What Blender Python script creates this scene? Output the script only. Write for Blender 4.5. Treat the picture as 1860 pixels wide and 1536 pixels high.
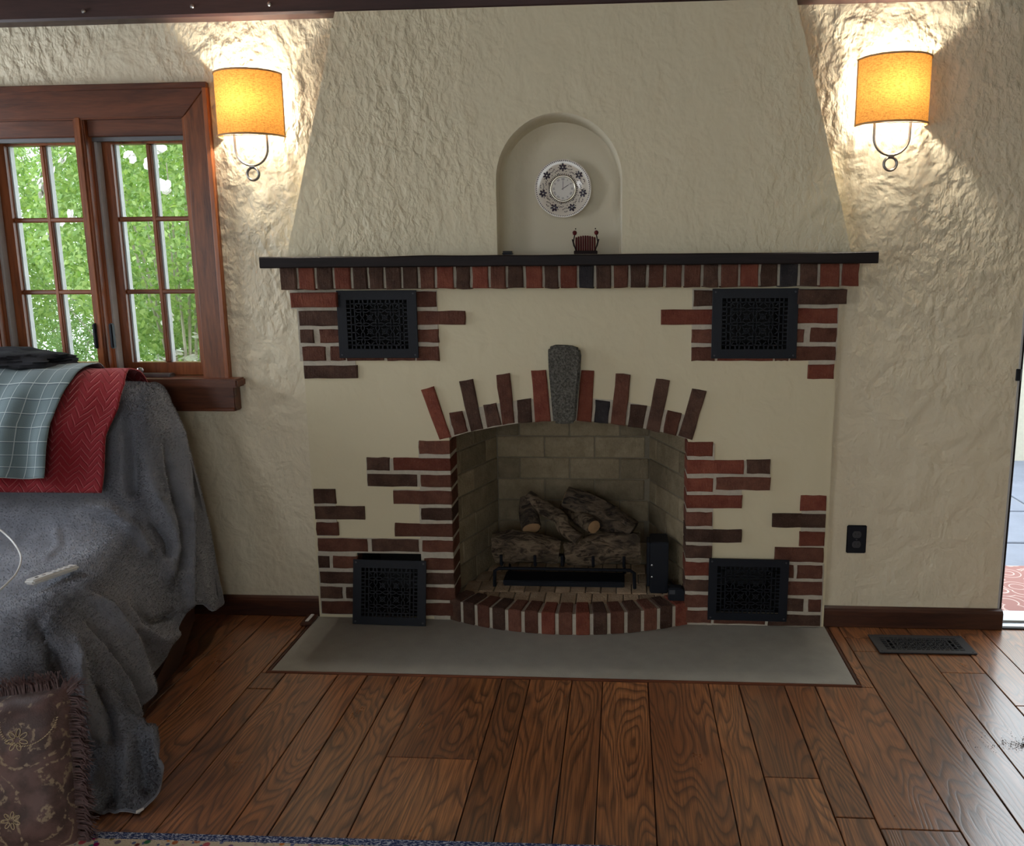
import bpy, bmesh, math, random
import numpy as np
from mathutils import Vector, Matrix, noise as mnoise

for o in list(bpy.data.objects):
    bpy.data.objects.remove(o)
SC = bpy.context.scene
COL = SC.collection
rng = random.Random(7)
nrng = np.random.default_rng(7)

# ------------------------------------------------------------------ camera
IMG_W, IMG_H = 1860, 1536
F_PX, PX, PY = 1524.2, 1030.3, 760.0
PITCH, YAW, ROLL = 0.178384, 0.0675995, -0.00802823
CAM = np.array([0.0, -3.2, 1.417])

def cam_rot():
    cx, cy, cz = math.cos(PITCH), math.cos(YAW), math.cos(ROLL)
    sx, sy, sz = math.sin(PITCH), math.sin(YAW), math.sin(ROLL)
    B = np.array([[1, 0, 0], [0, 0, -1], [0, 1, 0.]])
    Rp = np.array([[1, 0, 0], [0, cx, -sx], [0, sx, cx]])
    Ry = np.array([[cy, 0, sy], [0, 1, 0], [-sy, 0, cy]])
    Rr = np.array([[cz, -sz, 0], [sz, cz, 0], [0, 0, 1]])
    return Rr @ Rp @ Ry @ B
RCV = cam_rot()

cam_data = bpy.data.cameras.new('camera')
cam_data.sensor_width = 36
cam_data.sensor_fit = 'HORIZONTAL'
cam_data.lens = F_PX / IMG_W * 36
cam_data.shift_x = -(PX - IMG_W / 2) / IMG_W
cam_data.shift_y = (PY - IMG_H / 2) / IMG_W
cam_data.clip_start = 0.05
cam = bpy.data.objects.new('camera', cam_data)
COL.objects.link(cam)
m3 = RCV.T @ np.diag([1, -1, -1])
mw = Matrix([list(m3[i]) + [CAM[i]] for i in range(3)] + [[0, 0, 0, 1]])
cam.matrix_world = mw
SC.camera = cam

def ray(u, v):
    return RCV.T @ np.array([(u - PX) / F_PX, (v - PY) / F_PX, 1.0])
def onY(u, v, y):
    d = ray(u, v); return CAM + d * (y - CAM[1]) / d[1]
def onZ(u, v, z):
    d = ray(u, v); return CAM + d * (z - CAM[2]) / d[2]

# ------------------------------------------------------------------ world, exposure, window light
world = bpy.data.worlds.new('overcast_sky')
SC.world = world
world.use_nodes = True
wn = world.node_tree.nodes
wn['Background'].inputs[0].default_value = (0.86, 0.94, 1.0, 1)
wn['Background'].inputs[1].default_value = 5.2
SC.view_settings.view_transform = 'Standard'
SC.view_settings.look = 'None'
SC.view_settings.gamma = 1.0
SC.view_settings.use_curve_mapping = False
SC.view_settings.exposure = -0.14

def area(name, loc, rot, sx, sy, power, col):
    L = bpy.data.lights.new(name, 'AREA')
    L.shape = 'RECTANGLE'; L.size = sx; L.size_y = sy; L.energy = power; L.color = col
    o = bpy.data.objects.new(name, L)
    o.location = loc; o.rotation_euler = rot
    COL.objects.link(o)
    return o
# daylight from the left side of the room, falling through the window openings of the left wall (built below)
area('window_left_offscreen', (-3.52, -4.25, 1.5), (0, math.radians(-90), 0), 1.2, 1.9, 27, (0.98, 0.97, 1.0))
area('window_left_sofa_offscreen', (-3.52, -.72, 1.55), (0, math.radians(-90), 0), 1.1, .8, 24, (0.82, 0.90, 1.0))

# ------------------------------------------------------------------ mesh helpers
class MB:
    def __init__(s):
        s.v = []; s.f = []
    def add(s, vs, fs):
        b = len(s.v)
        s.v += [tuple(float(c) for c in p) for p in vs]
        s.f += [tuple(i + b for i in f) for f in fs]
        return s
    def box(s, x0, x1, y0, y1, z0, z1):
        vs = [(x, y, z) for z in (z0, z1) for y in (y0, y1) for x in (x0, x1)]
        return s.add(vs, [(0, 2, 3, 1), (4, 5, 7, 6), (0, 1, 5, 4), (2, 6, 7, 3), (0, 4, 6, 2), (1, 3, 7, 5)])
    def tube(s, pts, rad, n=10, cap=True, twist=0.0, bump=None):
        pts = [Vector(p) for p in pts]
        k = len(pts)
        rr = rad if isinstance(rad, (list, tuple)) else [rad] * k
        ref = None
        base = len(s.v)
        for i, p in enumerate(pts):
            t = (pts[min(i + 1, k - 1)] - pts[max(i - 1, 0)]).normalized()
            if ref is None:
                ref = Vector((0, 0, 1)) if abs(t.z) < .9 else Vector((1, 0, 0))
            a = (ref - t * ref.dot(t)).normalized(); ref = a
            b = t.cross(a)
            for j in range(n):
                an = 2 * math.pi * j / n
                r = rr[i]
                q = p + (a * math.cos(an) + b * math.sin(an)) * r
                if bump: q = bump(q, p, r, i / (k - 1), an)
                s.v.append(tuple(q))
        for i in range(k - 1):
            for j in range(n):
                a0 = base + i * n + j; a1 = base + i * n + (j + 1) % n
                s.f.append((a0, a1, a1 + n, a0 + n))
        if cap:
            s.f.append(tuple(base + j for j in reversed(range(n))))
            s.f.append(tuple(base + (k - 1) * n + j for j in range(n)))
        return s
    def ring(s, c, R, r, axis='y', n=28, m=8, a0=0, a1=2 * math.pi):
        c = Vector(c)
        full = abs(a1 - a0 - 2 * math.pi) < 1e-6
        pts = []
        for i in range(n + (0 if full else 1)):
            a = a0 + (a1 - a0) * i / n
            if axis == 'y': d = Vector((math.cos(a), 0, math.sin(a)))
            elif axis == 'x': d = Vector((0, math.cos(a), math.sin(a)))
            else: d = Vector((math.cos(a), math.sin(a), 0))
            pts.append((c + d * R, d))
        up = Vector((0, 1, 0)) if axis == 'y' else Vector((1, 0, 0)) if axis == 'x' else Vector((0, 0, 1))
        b = len(s.v); k = len(pts)
        for p, d in pts:
            for j in range(m):
                an = 2 * math.pi * j / m
                s.v.append(tuple(p + d * math.cos(an) * r + up * math.sin(an) * r))
        for i in range(k if full else k - 1):
            i2 = (i + 1) % k
            for j in range(m):
                j2 = (j + 1) % m
                s.f.append((b + i * m + j, b + i * m + j2, b + i2 * m + j2, b + i2 * m + j))
        return s
    def prism(s, poly, y0, y1):
        """polygon in (x,z) extruded along y"""
        n = len(poly)
        vs = [(p[0], y0, p[1]) for p in poly] + [(p[0], y1, p[1]) for p in poly]
        fs = [tuple(range(n)), tuple(range(2 * n - 1, n - 1, -1))]
        fs += [(i, i + n, (i + 1) % n + n, (i + 1) % n) for i in range(n)]
        return s.add(vs, fs)
    def lathe(s, prof, c, axis='y', n=48):
        """profile (r,h) revolved; h measured along -axis"""
        c = Vector(c); b = len(s.v); k = len(prof)
        for i in range(n):
            a = 2 * math.pi * i / n
            for r, h in prof:
                if axis == 'y': p = c + Vector((math.cos(a) * r, -h, math.sin(a) * r))
                else: p = c + Vector((math.cos(a) * r, math.sin(a) * r, h))
                s.v.append(tuple(p))
        for i in range(n):
            i2 = (i + 1) % n
            for j in range(k - 1):
                s.f.append((b + i * k + j, b + i2 * k + j, b + i2 * k + j + 1, b + i * k + j + 1))
        return s
    def grid(s, P):
        """P: array (m,n,3)"""
        m, n = P.shape[:2]; b = len(s.v)
        s.v += [tuple(map(float, p)) for p in P.reshape(-1, 3)]
        for i in range(m - 1):
            for j in range(n - 1):
                a = b + i * n + j
                s.f.append((a, a + 1, a + n + 1, a + n))
        return s
    def build(s, name, mat, parent=None, smooth=False, bevel=0, origin=None, seg=2):
        me = bpy.data.meshes.new(name)
        off = Vector(origin) if origin is not None else Vector((0, 0, 0))
        me.from_pydata([tuple(Vector(p) - off) for p in s.v], [], s.f)
        bm = bmesh.new(); bm.from_mesh(me)
        bmesh.ops.recalc_face_normals(bm, faces=bm.faces)
        if bevel:
            ed = [e for e in bm.edges if len(e.link_faces) == 2 and e.calc_face_angle(0) > .6]
            bmesh.ops.bevel(bm, geom=ed, offset=bevel, segments=seg, affect='EDGES', clamp_overlap=True)
        bm.to_mesh(me); bm.free()
        return link(name, me, mat, parent, smooth, off)

def link(name, me, mat, parent=None, smooth=False, loc=None):
    o = bpy.data.objects.new(name, me)
    COL.objects.link(o)
    if mat is not None and not me.materials: me.materials.append(mat)
    if smooth:
        me.polygons.foreach_set('use_smooth', [True] * len(me.polygons))
        try: me.set_sharp_from_angle(angle=math.radians(45))
        except Exception: pass
    if loc is not None: o.location = loc
    if parent is not None:
        o.parent = parent
        o.matrix_parent_inverse = Matrix.Identity(4)
        o.location = Vector(o.location) - WLOC.get(parent.name, Vector((0, 0, 0)))
    WLOC[o.name] = Vector(loc if loc is not None else (0, 0, 0))
    return o
WLOC = {}

def tag(o, label=None, cat=None, group=None, kind=None):
    if label: o['label'] = label
    if cat: o['category'] = cat
    if group: o['group'] = group
    if kind: o['kind'] = kind
    return o

def thing(name, label, cat, loc=(0, 0, 0), group=None):
    o = bpy.data.objects.new(name, None)
    COL.objects.link(o); o.location = loc; o.empty_display_size = .1
    WLOC[o.name] = Vector(loc)
    return tag(o, label, cat, group)

def fastmesh(name, v, f, mat, parent):
    me = bpy.data.meshes.new(name)
    me.vertices.add(len(v)); me.vertices.foreach_set('co', v.astype(np.float32).ravel())
    me.loops.add(f.size); me.loops.foreach_set('vertex_index', f.astype(np.int32).ravel())
    me.polygons.add(len(f)); me.polygons.foreach_set('loop_start', np.arange(0, f.size, 3, dtype=np.int32))
    me.update(calc_edges=True)
    return link(name, me, mat, parent)

def plate(name, outer, holes, y0, y1, mat, parent=None, smooth=False):
    """flat wall in (x,z) with holes, thickness y0..y1"""
    bm = bmesh.new()
    edges = []
    for loop in [outer] + holes:
        vs = [bm.verts.new((p[0], y0, p[1])) for p in loop]
        edges += [bm.edges.new((vs[i], vs[(i + 1) % len(vs)])) for i in range(len(vs))]
    bmesh.ops.triangle_fill(bm, edges=edges, use_beauty=True, use_dissolve=False)
    r = bmesh.ops.extrude_face_region(bm, geom=list(bm.faces))
    for g in r['geom']:
        if isinstance(g, bmesh.types.BMVert): g.co.y = y1
    bmesh.ops.recalc_face_normals(bm, faces=bm.faces)
    me = bpy.data.meshes.new(name); bm.to_mesh(me); bm.free()
    return link(name, me, mat, parent, smooth)

def rect(x0, x1, z0, z1): return [(x0, z0), (x1, z0), (x1, z1), (x0, z1)]

# ------------------------------------------------------------------ materials
class NT:
    def __init__(s, name):
        s.m = bpy.data.materials.new(name); s.m.use_nodes = True
        s.t = s.m.node_tree; s.bsdf = s.t.nodes['Principled BSDF']; s.out = s.t.nodes['Material Output']
    def n(s, typ, **kw):
        nd = s.t.nodes.new(typ)
        for k, v in kw.items():
            if k.startswith('_'): setattr(nd, k[1:], v)
            else:
                key = int(k[1:]) if k[0] == 'i' and k[1:].isdigit() else k.replace('__', ' ')
                if isinstance(v, bpy.types.NodeSocket): s.t.links.new(v, nd.inputs[key])
                else: nd.inputs[key].default_value = v
        return nd
    def set(s, key, v):
        if isinstance(v, bpy.types.NodeSocket): s.t.links.new(v, s.bsdf.inputs[key])
        else: s.bsdf.inputs[key].default_value = v
    def coord(s, kind='Object', scale=(1, 1, 1), rot=(0, 0, 0), offset=None):
        c = s.n('ShaderNodeTexCoord').outputs[kind]
        if offset is not None:
            c = s.n('ShaderNodeVectorMath', i0=c, i1=offset).outputs[0]
        mp = s.n('ShaderNodeMapping', Vector=c, Scale=scale, Rotation=rot)
        return mp.outputs[0]
    def rnd_offset(s, k=37.0):
        r = s.n('ShaderNodeObjectInfo').outputs['Random']
        m = s.n('ShaderNodeMath', _operation='MULTIPLY', i0=r, i1=k).outputs[0]
        return s.n('ShaderNodeCombineXYZ', X=m, Y=m, Z=m).outputs[0]
    def noise(s, vec, scale, detail=4, rough=.55, dist=0.0):
        nd = s.n('ShaderNodeTexNoise', Vector=vec, Scale=scale, Detail=detail, Roughness=rough, Distortion=dist)
        return nd.outputs['Fac']
    def ramp(s, fac, stops, interp='LINEAR'):
        nd = s.n('ShaderNodeValToRGB', Fac=fac)
        cr = nd.color_ramp; cr.interpolation = interp
        while len(cr.elements) < len(stops): cr.elements.new(.5)
        for e, (p, c) in zip(cr.elements, stops):
            e.position = p
            e.color = c if len(c) == 4 else (*c, 1)
        return nd.outputs[0]
    def math(s, op, a, b=0.0, c=0.0):
        nd = s.n('ShaderNodeMath', _operation=op)
        for i, v in enumerate((a, b, c)):
            if isinstance(v, bpy.types.NodeSocket): s.t.links.new(v, nd.inputs[i])
            else: nd.inputs[i].default_value = v
        return nd.outputs[0]
    def mix(s, fac, a, b, mode='MIX'):
        nd = s.n('ShaderNodeMix', _data_type='RGBA', _blend_type=mode)
        for key, v in ((0, fac), (6, a), (7, b)):
            if isinstance(v, bpy.types.NodeSocket): s.t.links.new(v, nd.inputs[key])
            else: nd.inputs[key].default_value = v if key == 0 or len(v) == 4 else (*v, 1)
        return nd.outputs[2]
    def bump(s, h, strength=.5, dist=.01, prev=None):
        nd = s.n('ShaderNodeBump', Height=h, Strength=strength, Distance=dist)
        if prev is not None: s.t.links.new(prev, nd.inputs['Normal'])
        s.t.links.new(nd.outputs[0], s.bsdf.inputs['Normal'])
        return nd.outputs[0]

def simple(name, col, rough=.5, metal=0.0, var=.15, nscale=30, bump=0.0, bscale=80, spec=.5):
    t = NT(name)
    v = t.coord()
    f = t.noise(v, nscale, 3)
    t.set('Base Color', t.mix(f, tuple(c * (1 - var) for c in col), tuple(min(1, c * (1 + var)) for c in col)))
    t.set('Roughness', rough); t.set('Metallic', metal); t.set('Specular IOR Level', spec)
    if bump: t.bump(t.noise(v, bscale, 3), bump, .004)
    return t.m

def plaster(name, col, strokes, fine, rot, where=None, lump=.9):
    t = NT(name)
    v = t.coord()
    big = t.noise(v, 1.3, 3)
    t.set('Base Color', t.mix(big, tuple(c * .93 for c in col), tuple(c * 1.05 for c in col)))
    t.set('Roughness', .55); t.set('Specular IOR Level', .35)
    sv = t.coord(scale=(1.0, 1.0, .62), rot=(0, rot, 0))
    s1 = t.noise(sv, 34, 3, .5, .25)
    s1 = t.ramp(s1, [(.36, (0, 0, 0)), (.68, (1, 1, 1))])
    s2 = t.noise(v, 60, 3, .55, .2)
    s3 = t.noise(v, 10, 3, .5, .4)
    mask = t.ramp(t.noise(v, 1.9, 2), [(.36, (.15, .15, .15)), (.62, (1, 1, 1))])
    if where:      # the relief was trowelled smoother over part of the surface
        ax = t.n('ShaderNodeSeparateXYZ', Vector=v).outputs['XZ'.index(where) * 2]
        if where == 'X': ax = t.math('ABSOLUTE', t.math('ADD', ax, .02))
        lo, hi = (.30, .85) if where == 'X' else (.35, 1.5)
        mr = t.n('ShaderNodeMapRange', Value=t.math('MULTIPLY_ADD', t.noise(v, 2.5, 2), .5, ax), i1=lo + .25, i2=hi + .25, i3=.22, i4=1.0)
        mask = t.math('MULTIPLY', mask, mr.outputs[0])
    h = t.math('MULTIPLY', s1, mask)
    h = t.math('ADD', t.math('MULTIPLY', h, strokes), t.math('MULTIPLY_ADD', s2, fine, t.math('MULTIPLY', s3, lump)))
    t.bump(h, .9, .0078)
    return t.m
M_WALL = plaster('rough_cream_plaster', (.70, .625, .46), .95, .22, .55, 'Z', 2.6)
M_HOOD = plaster('trowelled_cream_plaster', (.70, .63, .44), .85, .04, .6, 'X', 1.0)
M_BREAST = plaster('smooth_cream_plaster', (.68, .605, .41), .07, .05, 1.0)
M_NICHE = plaster('niche_plaster', (.68, .62, .47), .10, .03, .2)

def brickmat(name, c0, c1):
    t = NT(name)
    v = t.coord(offset=t.rnd_offset())
    f = t.noise(v, 16, 5, .65)
    col = t.mix(t.ramp(f, [(.35, (0, 0, 0)), (.68, (1, 1, 1))]), c0, c1)
    rv = t.n('ShaderNodeObjectInfo').outputs['Random']
    hv = t.n('ShaderNodeHueSaturation', Color=col, Saturation=.95, Value=t.math('MULTIPLY_ADD', rv, .5, .75))
    sp = t.ramp(t.noise(v, 220, 2), [(.62, (0, 0, 0)), (.75, (1, 1, 1))])
    t.set('Base Color', t.mix(t.math('MULTIPLY', sp, .3), hv.outputs[0], (.25, .21, .17)))
    t.set('Roughness', .9); t.set('Specular IOR Level', .2)
    comb = t.noise(t.coord(scale=(1, 1, .12), offset=t.rnd_offset()), 190, 2)
    h = t.math('ADD', t.math('MULTIPLY', comb, .45), t.math('MULTIPLY', t.noise(v, 70, 4, .7), 1.0))
    t.bump(h, 1.0, .007)
    return t.m
MB_RED = brickmat('brick_red', (.15, .034, .019), (.225, .064, .034))
MB_BRN = brickmat('brick_brown', (.10, .036, .022), (.17, .066, .040))
MB_DRK = brickmat('brick_dark', (.055, .028, .019), (.11, .057, .038))
MB_BLU = brickmat('brick_blue_black', (.028, .025, .028), (.055, .048, .05))
BM_ = {'r': MB_RED, 'b': MB_BRN, 'd': MB_DRK, 'k': MB_BLU}
M_MORTAR = simple('mortar', (.50, .45, .36), .95, 0, .2, 60, .7, 160)
M_FIRE = brickmat('firebrick', (.23, .182, .108), (.33, .265, .165))
M_FIREFLOOR = brickmat('hearth_firebrick', (.40, .28, .17), (.56, .42, .27))
M_FJOINT = simple('firebrick_joint', (.20, .17, .12), .95, 0, .2, 60, .5)
def stone_mat():
    t = NT('keystone_granite'); v = t.coord()
    a = t.noise(v, 130, 3, .7); b_ = t.noise(v, 18, 3)
    c = t.mix(t.ramp(a, [(.38, (0, 0, 0)), (.66, (1, 1, 1))]), (.045, .043, .036), (.20, .19, .16))
    t.set('Base Color', t.mix(t.math('MULTIPLY', b_, .5), c, (.075, .072, .062))); t.set('Roughness', .9); t.set('Specular IOR Level', .2)
    t.bump(t.math('ADD', t.noise(v, 45, 4, .65), t.math('MULTIPLY', a, .4)), 1.0, .010)
    return t.m
M_STONE = stone_mat()
M_SLATE = simple('hearth_slate', (.32, .31, .27), .6, 0, .16, 14, .25, 220)
M_BLACK = simple('black_iron', (.006, .008, .013), .5, 0, .2, 60, .15, 200, .25)
M_VOID = simple('dark_duct_metal', (.035, .034, .033), .7, spec=.2)
M_GREYIRON = simple('grey_painted_iron', (.055, .058, .066), .42, .4, .15, 60)

def wood(name, c0, c1, rough, axis='x', scale=1.0, gloss=.5):
    t = NT(name)
    st = {'x': (.10, 1, 1), 'y': (1, .10, 1), 'z': (1, 1, .10)}[axis]
    v = t.coord(scale=st, offset=t.rnd_offset(11))
    g = t.noise(v, 26 * scale, 4, .6, .6)
    fb = t.noise(v, 190 * scale, 2)
    f = t.math('ADD', t.math('MULTIPLY', g, .75), t.math('MULTIPLY', fb, .25))
    t.set('Base Color', t.ramp(f, [(.33, c0), (.62, c1)]))
    t.set('Roughness', rough); t.set('Specular IOR Level', gloss)
    t.bump(f, .25, .003)
    return t.m
M_TRIMX = wood('red_brown_wood_x', (.050, .014, .006), (.15, .045, .018), .38, 'x')
M_TRIMZ = wood('red_brown_wood_z', (.060, .017, .006), (.22, .070, .022), .36, 'z')
M_SASHZ = wood('cherry_sash_wood', (.13, .034, .010), (.34, .105, .032), .33, 'z')
M_SASHX = wood('cherry_sash_wood_x', (.11, .03, .010), (.27, .085, .03), .35, 'x')
M_BASE = wood('dark_baseboard_wood', (.022, .007, .004), (.075, .024, .011), .42, 'x')
M_MANTEL = wood('dark_mantel_wood', (.006, .004, .004), (.016, .010, .010), .55, 'x', 1.0, .2)
M_BEAM = wood('dark_beam_wood', (.022, .009, .008), (.06, .026, .022), .5, 'x', .6)
M_BEAMUNDER = None

def floor_mat():
    t = NT('oak_plank')
    off = t.rnd_offset(53)
    rv = t.n('ShaderNodeObjectInfo').outputs['Random']
    v = t.coord(scale=(1, .16, 1), offset=off)
    field = t.noise(v, 6.5, 2.0, .45, .25)
    rings = t.math('FRACT', t.math('MULTIPLY', field, 26.0))
    line = t.ramp(rings, [(0.0, (.05, .05, .05)), (.14, (.35, .35, .35)), (.5, (1, 1, 1)), (.86, (.8, .8, .8)), (1.0, (.05, .05, .05))])
    fib = t.noise(t.coord(scale=(1, .025, 1), offset=off), 240, 3, .6)
    tone = t.noise(v, 3.0, 3)
    a = t.mix(t.ramp(tone, [(.3, (0, 0, 0)), (.7, (1, 1, 1))]), (.185, .056, .013), (.34, .130, .034))
    a = t.mix(t.ramp(fib, [(.35, (1, 1, 1)), (.6, (0, 0, 0))]), a, (.11, .036, .010))
    a = t.mix(t.math('MULTIPLY', t.math('SUBTRACT', 1.0, line), .85), a, (.036, .012, .005))
    hv = t.n('ShaderNodeHueSaturation', Color=a, Saturation=.95, Value=t.math('MULTIPLY_ADD', rv, .55, 1.0))
    t.set('Base Color', hv.outputs[0])
    wear = t.noise(t.coord('Object', scale=(1, .5, 1), offset=off), 9, 4)
    t.set('Roughness', t.math('MULTIPLY_ADD', wear, .25, .20))
    t.set('Specular IOR Level', .8); t.set('Coat Weight', .8); t.set('Coat Roughness', .20)
    t.bump(t.math('ADD', t.math('MULTIPLY', line, .5), t.math('MULTIPLY', fib, .5)), .18, .003)
    return t.m
M_FLOOR = floor_mat()

def glass_mat():
    t = NT('window_glass')
    tr = t.n('ShaderNodeBsdfTransparent', Color=(.95, .97, .96, 1))
    gl = t.n('ShaderNodeBsdfGlossy', Color=(1, 1, 1, 1), Roughness=.02)
    fr = t.n('ShaderNodeFresnel', IOR=1.45)
    mx = t.n('ShaderNodeMixShader', i0=fr.outputs[0], i1=tr.outputs[0], i2=gl.outputs[0])
    t.t.links.new(mx.outputs[0], t.out.inputs[0])
    return t.m
M_GLASS = glass_mat()
M_WHITEVINYL = simple('grey_white_weatherstrip', (.42, .42, .42), .5)
M_SCREEN = simple('grey_aluminium_strip', (.13, .13, .135), .5, .2)
M_CHROME = simple('brushed_nickel', (.45, .45, .45), .3, 1.0, .1)
M_IRONLOOP = simple('grey_steel', (.22, .22, .22), .38, .9, .1)

# ------------------------------------------------------------------ the setting
XL, XR, YB, YW, ZC = -3.4, 2.9, -6.0, 0.025, 2.52
WIN_X0, WIN_X1, WIN_Z0, WIN_Z1 = -2.96, -1.655, 0.985, 1.99
DOOR_X = 1.478

def structure(o): return tag(o, kind='structure')

wall = plate('wall_back',
    [(XL - .2, -.05), (-1.23, -.05), (-1.23, 1.40), (-1.0, 1.44), (-1.0, 2.25), (.55, 2.25), (.55, 1.44), (.78, 1.40), (.78, -.05), (DOOR_X, -.05), (DOOR_X, 2.12), (2.45, 2.12), (2.45, -.05), (XR + .2, -.05), (XR + .2, ZC), (XL - .2, ZC)],
    [rect(WIN_X0, WIN_X1, WIN_Z0, WIN_Z1)], YW, YW + .17, M_WALL)
structure(wall)
# left wall with its window opening, rear wall with an added, unseen opening that lets in sky light, right wall
b = MB()
LW = [(-5.25, -3.25, .88, 2.12), (-1.15, -.30, .98, 2.12)]     # window openings in the left wall
b.box(XL - .2, XL, YB - .2, LW[0][0], -.05, ZC).box(XL - .2, XL, LW[0][1], LW[1][0], -.05, ZC).box(XL - .2, XL, LW[1][1], YW, -.05, ZC)
for y0, y1, z0, z1 in LW: b.box(XL - .2, XL, y0, y1, -.05, z0).box(XL - .2, XL, y0, y1, z1, ZC)
structure(b.build('wall_left', M_WALL))
b = MB()
b.box(XL, -1.55, YB - .2, YB, -.05, ZC).box(1.15, XR, YB - .2, YB, -.05, ZC)
b.box(-1.55, 1.15, YB - .2, YB, -.05, .88).box(-1.55, 1.15, YB - .2, YB, 2.22, ZC)
structure(b.build('wall_rear', M_WALL))
structure(MB().box(XR, XR + .2, YB - .2, YW, -.05, ZC).build('wall_right', M_WALL))
structure(MB().box(XL - .2, XR + .2, YB - .2, YW + .2, ZC, ZC + .1).build('ceiling', simple('dark_ceiling_boards', (.16, .09, .06), .8)))
# frames in the unseen window openings
for i, (y0, y1, z0, z1) in enumerate(LW):
    b = MB()
    for y in ((y0, (y0 + y1) / 2, y1) if i == 0 else (y0, y1)): b.box(XL - .10, XL + .015, y - .03, y + .03, z0 - .04, z1 + .04)
    for z in (z0, z1): b.box(XL - .10, XL + .02, y0 - .03, y1 + .03, z - .03, z + .03)
    structure(b.build('window_%d' % (i + 2), M_TRIMZ))
b = MB()
for x in (-1.52, -.65, .25, 1.12): b.box(x - .03, x + .03, YB - .10, YB + .01, .88, 2.22)
for z in (.90, 2.20): b.box(-1.5, 1.1, YB - .10, YB + .012, z - .025, z + .025)
structure(b.build('window_4', M_TRIMZ))  # frame of the added rear opening, out of view, not a known window

# floor: sub-floor with one board object for every plank
RG = (1.127 - .150, 1.127 + .150, -.150 - .060, -.150 + .060)     # hole under the floor register
sub = MB().box(XL - .2, RG[0], YB - .2, YW + .2, -.08, -.020).box(RG[1], XR + .2, YB - .2, YW + .2, -.08, -.020)
sub.box(RG[0], RG[1], YB - .2, RG[2], -.08, -.020).box(RG[0], RG[1], RG[3], YW + .2, -.08, -.020)
sub = structure(sub.build('floor', simple('subfloor_boards', (.14, .08, .045), .9)))
seams = [-1.556, -1.461, -1.29, -1.197, -1.006, -.90, -.788, -.695, -.42, -.321, -.174, -.067, .089, .296, .40, .555, .658, .859, 1.017, 1.123, 1.278]
x = seams[0]
while x > XL: x -= rng.choice([.12, .16, .2, .18]); seams.insert(0, max(x, XL - .01))
x = seams[-1]
while x < XR: x += rng.choice([.13, .17, .2, .15]); seams.append(min(x, XR + .01))
HX0, HX1, HY0 = -1.272, .817, -.487     # hearth incl. wooden border
joints = {-1.29: -.60, -.695: -.98, .40: -1.02, -.174: -1.9, .859: -1.6}
def plank(x0, x1, y0, y1):
    g = .0016
    if x1 > RG[0] + .001 and x0 < RG[1] - .001 and y1 > RG[2] + .001 and y0 < RG[3] - .001:     # cut around the register
        if y0 < RG[2]: plank(x0, x1, y0, RG[2])
        if y1 > RG[3]: plank(x0, x1, RG[3], y1)
        if x0 < RG[0] - .004: plank(x0, RG[0], max(y0, RG[2]), min(y1, RG[3]))
        if x1 > RG[1] + .004: plank(RG[1], x1, max(y0, RG[2]), min(y1, RG[3]))
        return
    cx, cy = (x0 + x1) / 2, (y0 + y1) / 2
    b = MB().box(x0 + g, x1 - g, y0 + g, y1 - g, -.02, rng.uniform(-.0012, .0006))
    b.build('floor_plank', M_FLOOR, sub, origin=(cx, cy, 0), bevel=.0016, seg=1)
for a, c in zip(seams[:-1], seams[1:]):
    ys = [YB]
    y = YB + rng.uniform(.5, 2.2)
    key = next((k for k in joints if abs(k - a) < .002), None)
    while y < -1.4: ys.append(y); y += rng.uniform(1.5, 2.6)
    if key is not None: ys.append(joints[key])
    elif rng.random() < .3 : ys.append(rng.uniform(-.9, -.3) if not (a > -1.3 and c < .9) else -1.25 + rng.uniform(-.2, .1))
    ys.append(YW + .0)
    ys = sorted(set(ys)); ys2 = [ys[0]]
    for yv in ys[1:]:
        if yv - ys2[-1] > .35 or yv == ys[-1]: ys2.append(yv)
    for y0, y1 in zip(ys2[:-1], ys2[1:]):
        # cut around the hearth slab
        if c > HX0 and a < HX1 and y1 > HY0:
            if a < HX0 - .002: plank(a, HX0, max(y0, HY0), y1)
            if c > HX1 + .002: plank(HX1, c, max(y0, HY0), y1)
            if y0 < HY0: plank(a, c, y0, HY0)
        else:
            plank(a, c, y0, y1)

# baseboards
def baseboard(name, x0, x1):
    prof = [(YW, 0.0), (YW - .022, 0.0), (YW - .022, .066), (YW - .016, .076), (YW - .006, .082), (YW, .082)]
    n = len(prof)
    b = MB()
    b.add([(x0, p[0], p[1]) for p in prof] + [(x1, p[0], p[1]) for p in prof],
          [tuple(range(n)), tuple(range(2 * n - 1, n - 1, -1))] + [(i, (i + 1) % n, (i + 1) % n + n, i + n) for i in range(n)])
    structure(b.build(name, M_BASE, bevel=.002, seg=1))
baseboard('baseboard_left', XL, -1.25)
baseboard('baseboard_right', .80, DOOR_X + .012)

# ceiling beam against the wall with small nails
beam = MB()
nb = 60
pts = []
BZ = 2.322
for i in range(nb + 1):
    xx = XL + (XR - XL) * i / nb
    w = .004 * mnoise.noise(Vector((xx * 1.7, 0, 3)))
    pts.append([(xx, YW, BZ + w), (xx, -.038 + w, BZ + w), (xx, -.044 + w, BZ + .008), (xx, -.044 + w, ZC), (xx, YW, ZC)])
P = np.array(pts)
beam.grid(np.concatenate([P, P[:, :1]], axis=1))
bo = structure(beam.build('trim_1', M_BEAM))
for u, v in ((350, 12), (490, 8), (153, 21)):
    p = onY(u, v, -.045)
    MB().lathe([(0, .012), (.006, .011), (.008, .008), (.004, .006), (.003, 0)], (p[0], -.0425, p[2]), n=12).build('nail', M_CHROME, bo, True)

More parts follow.
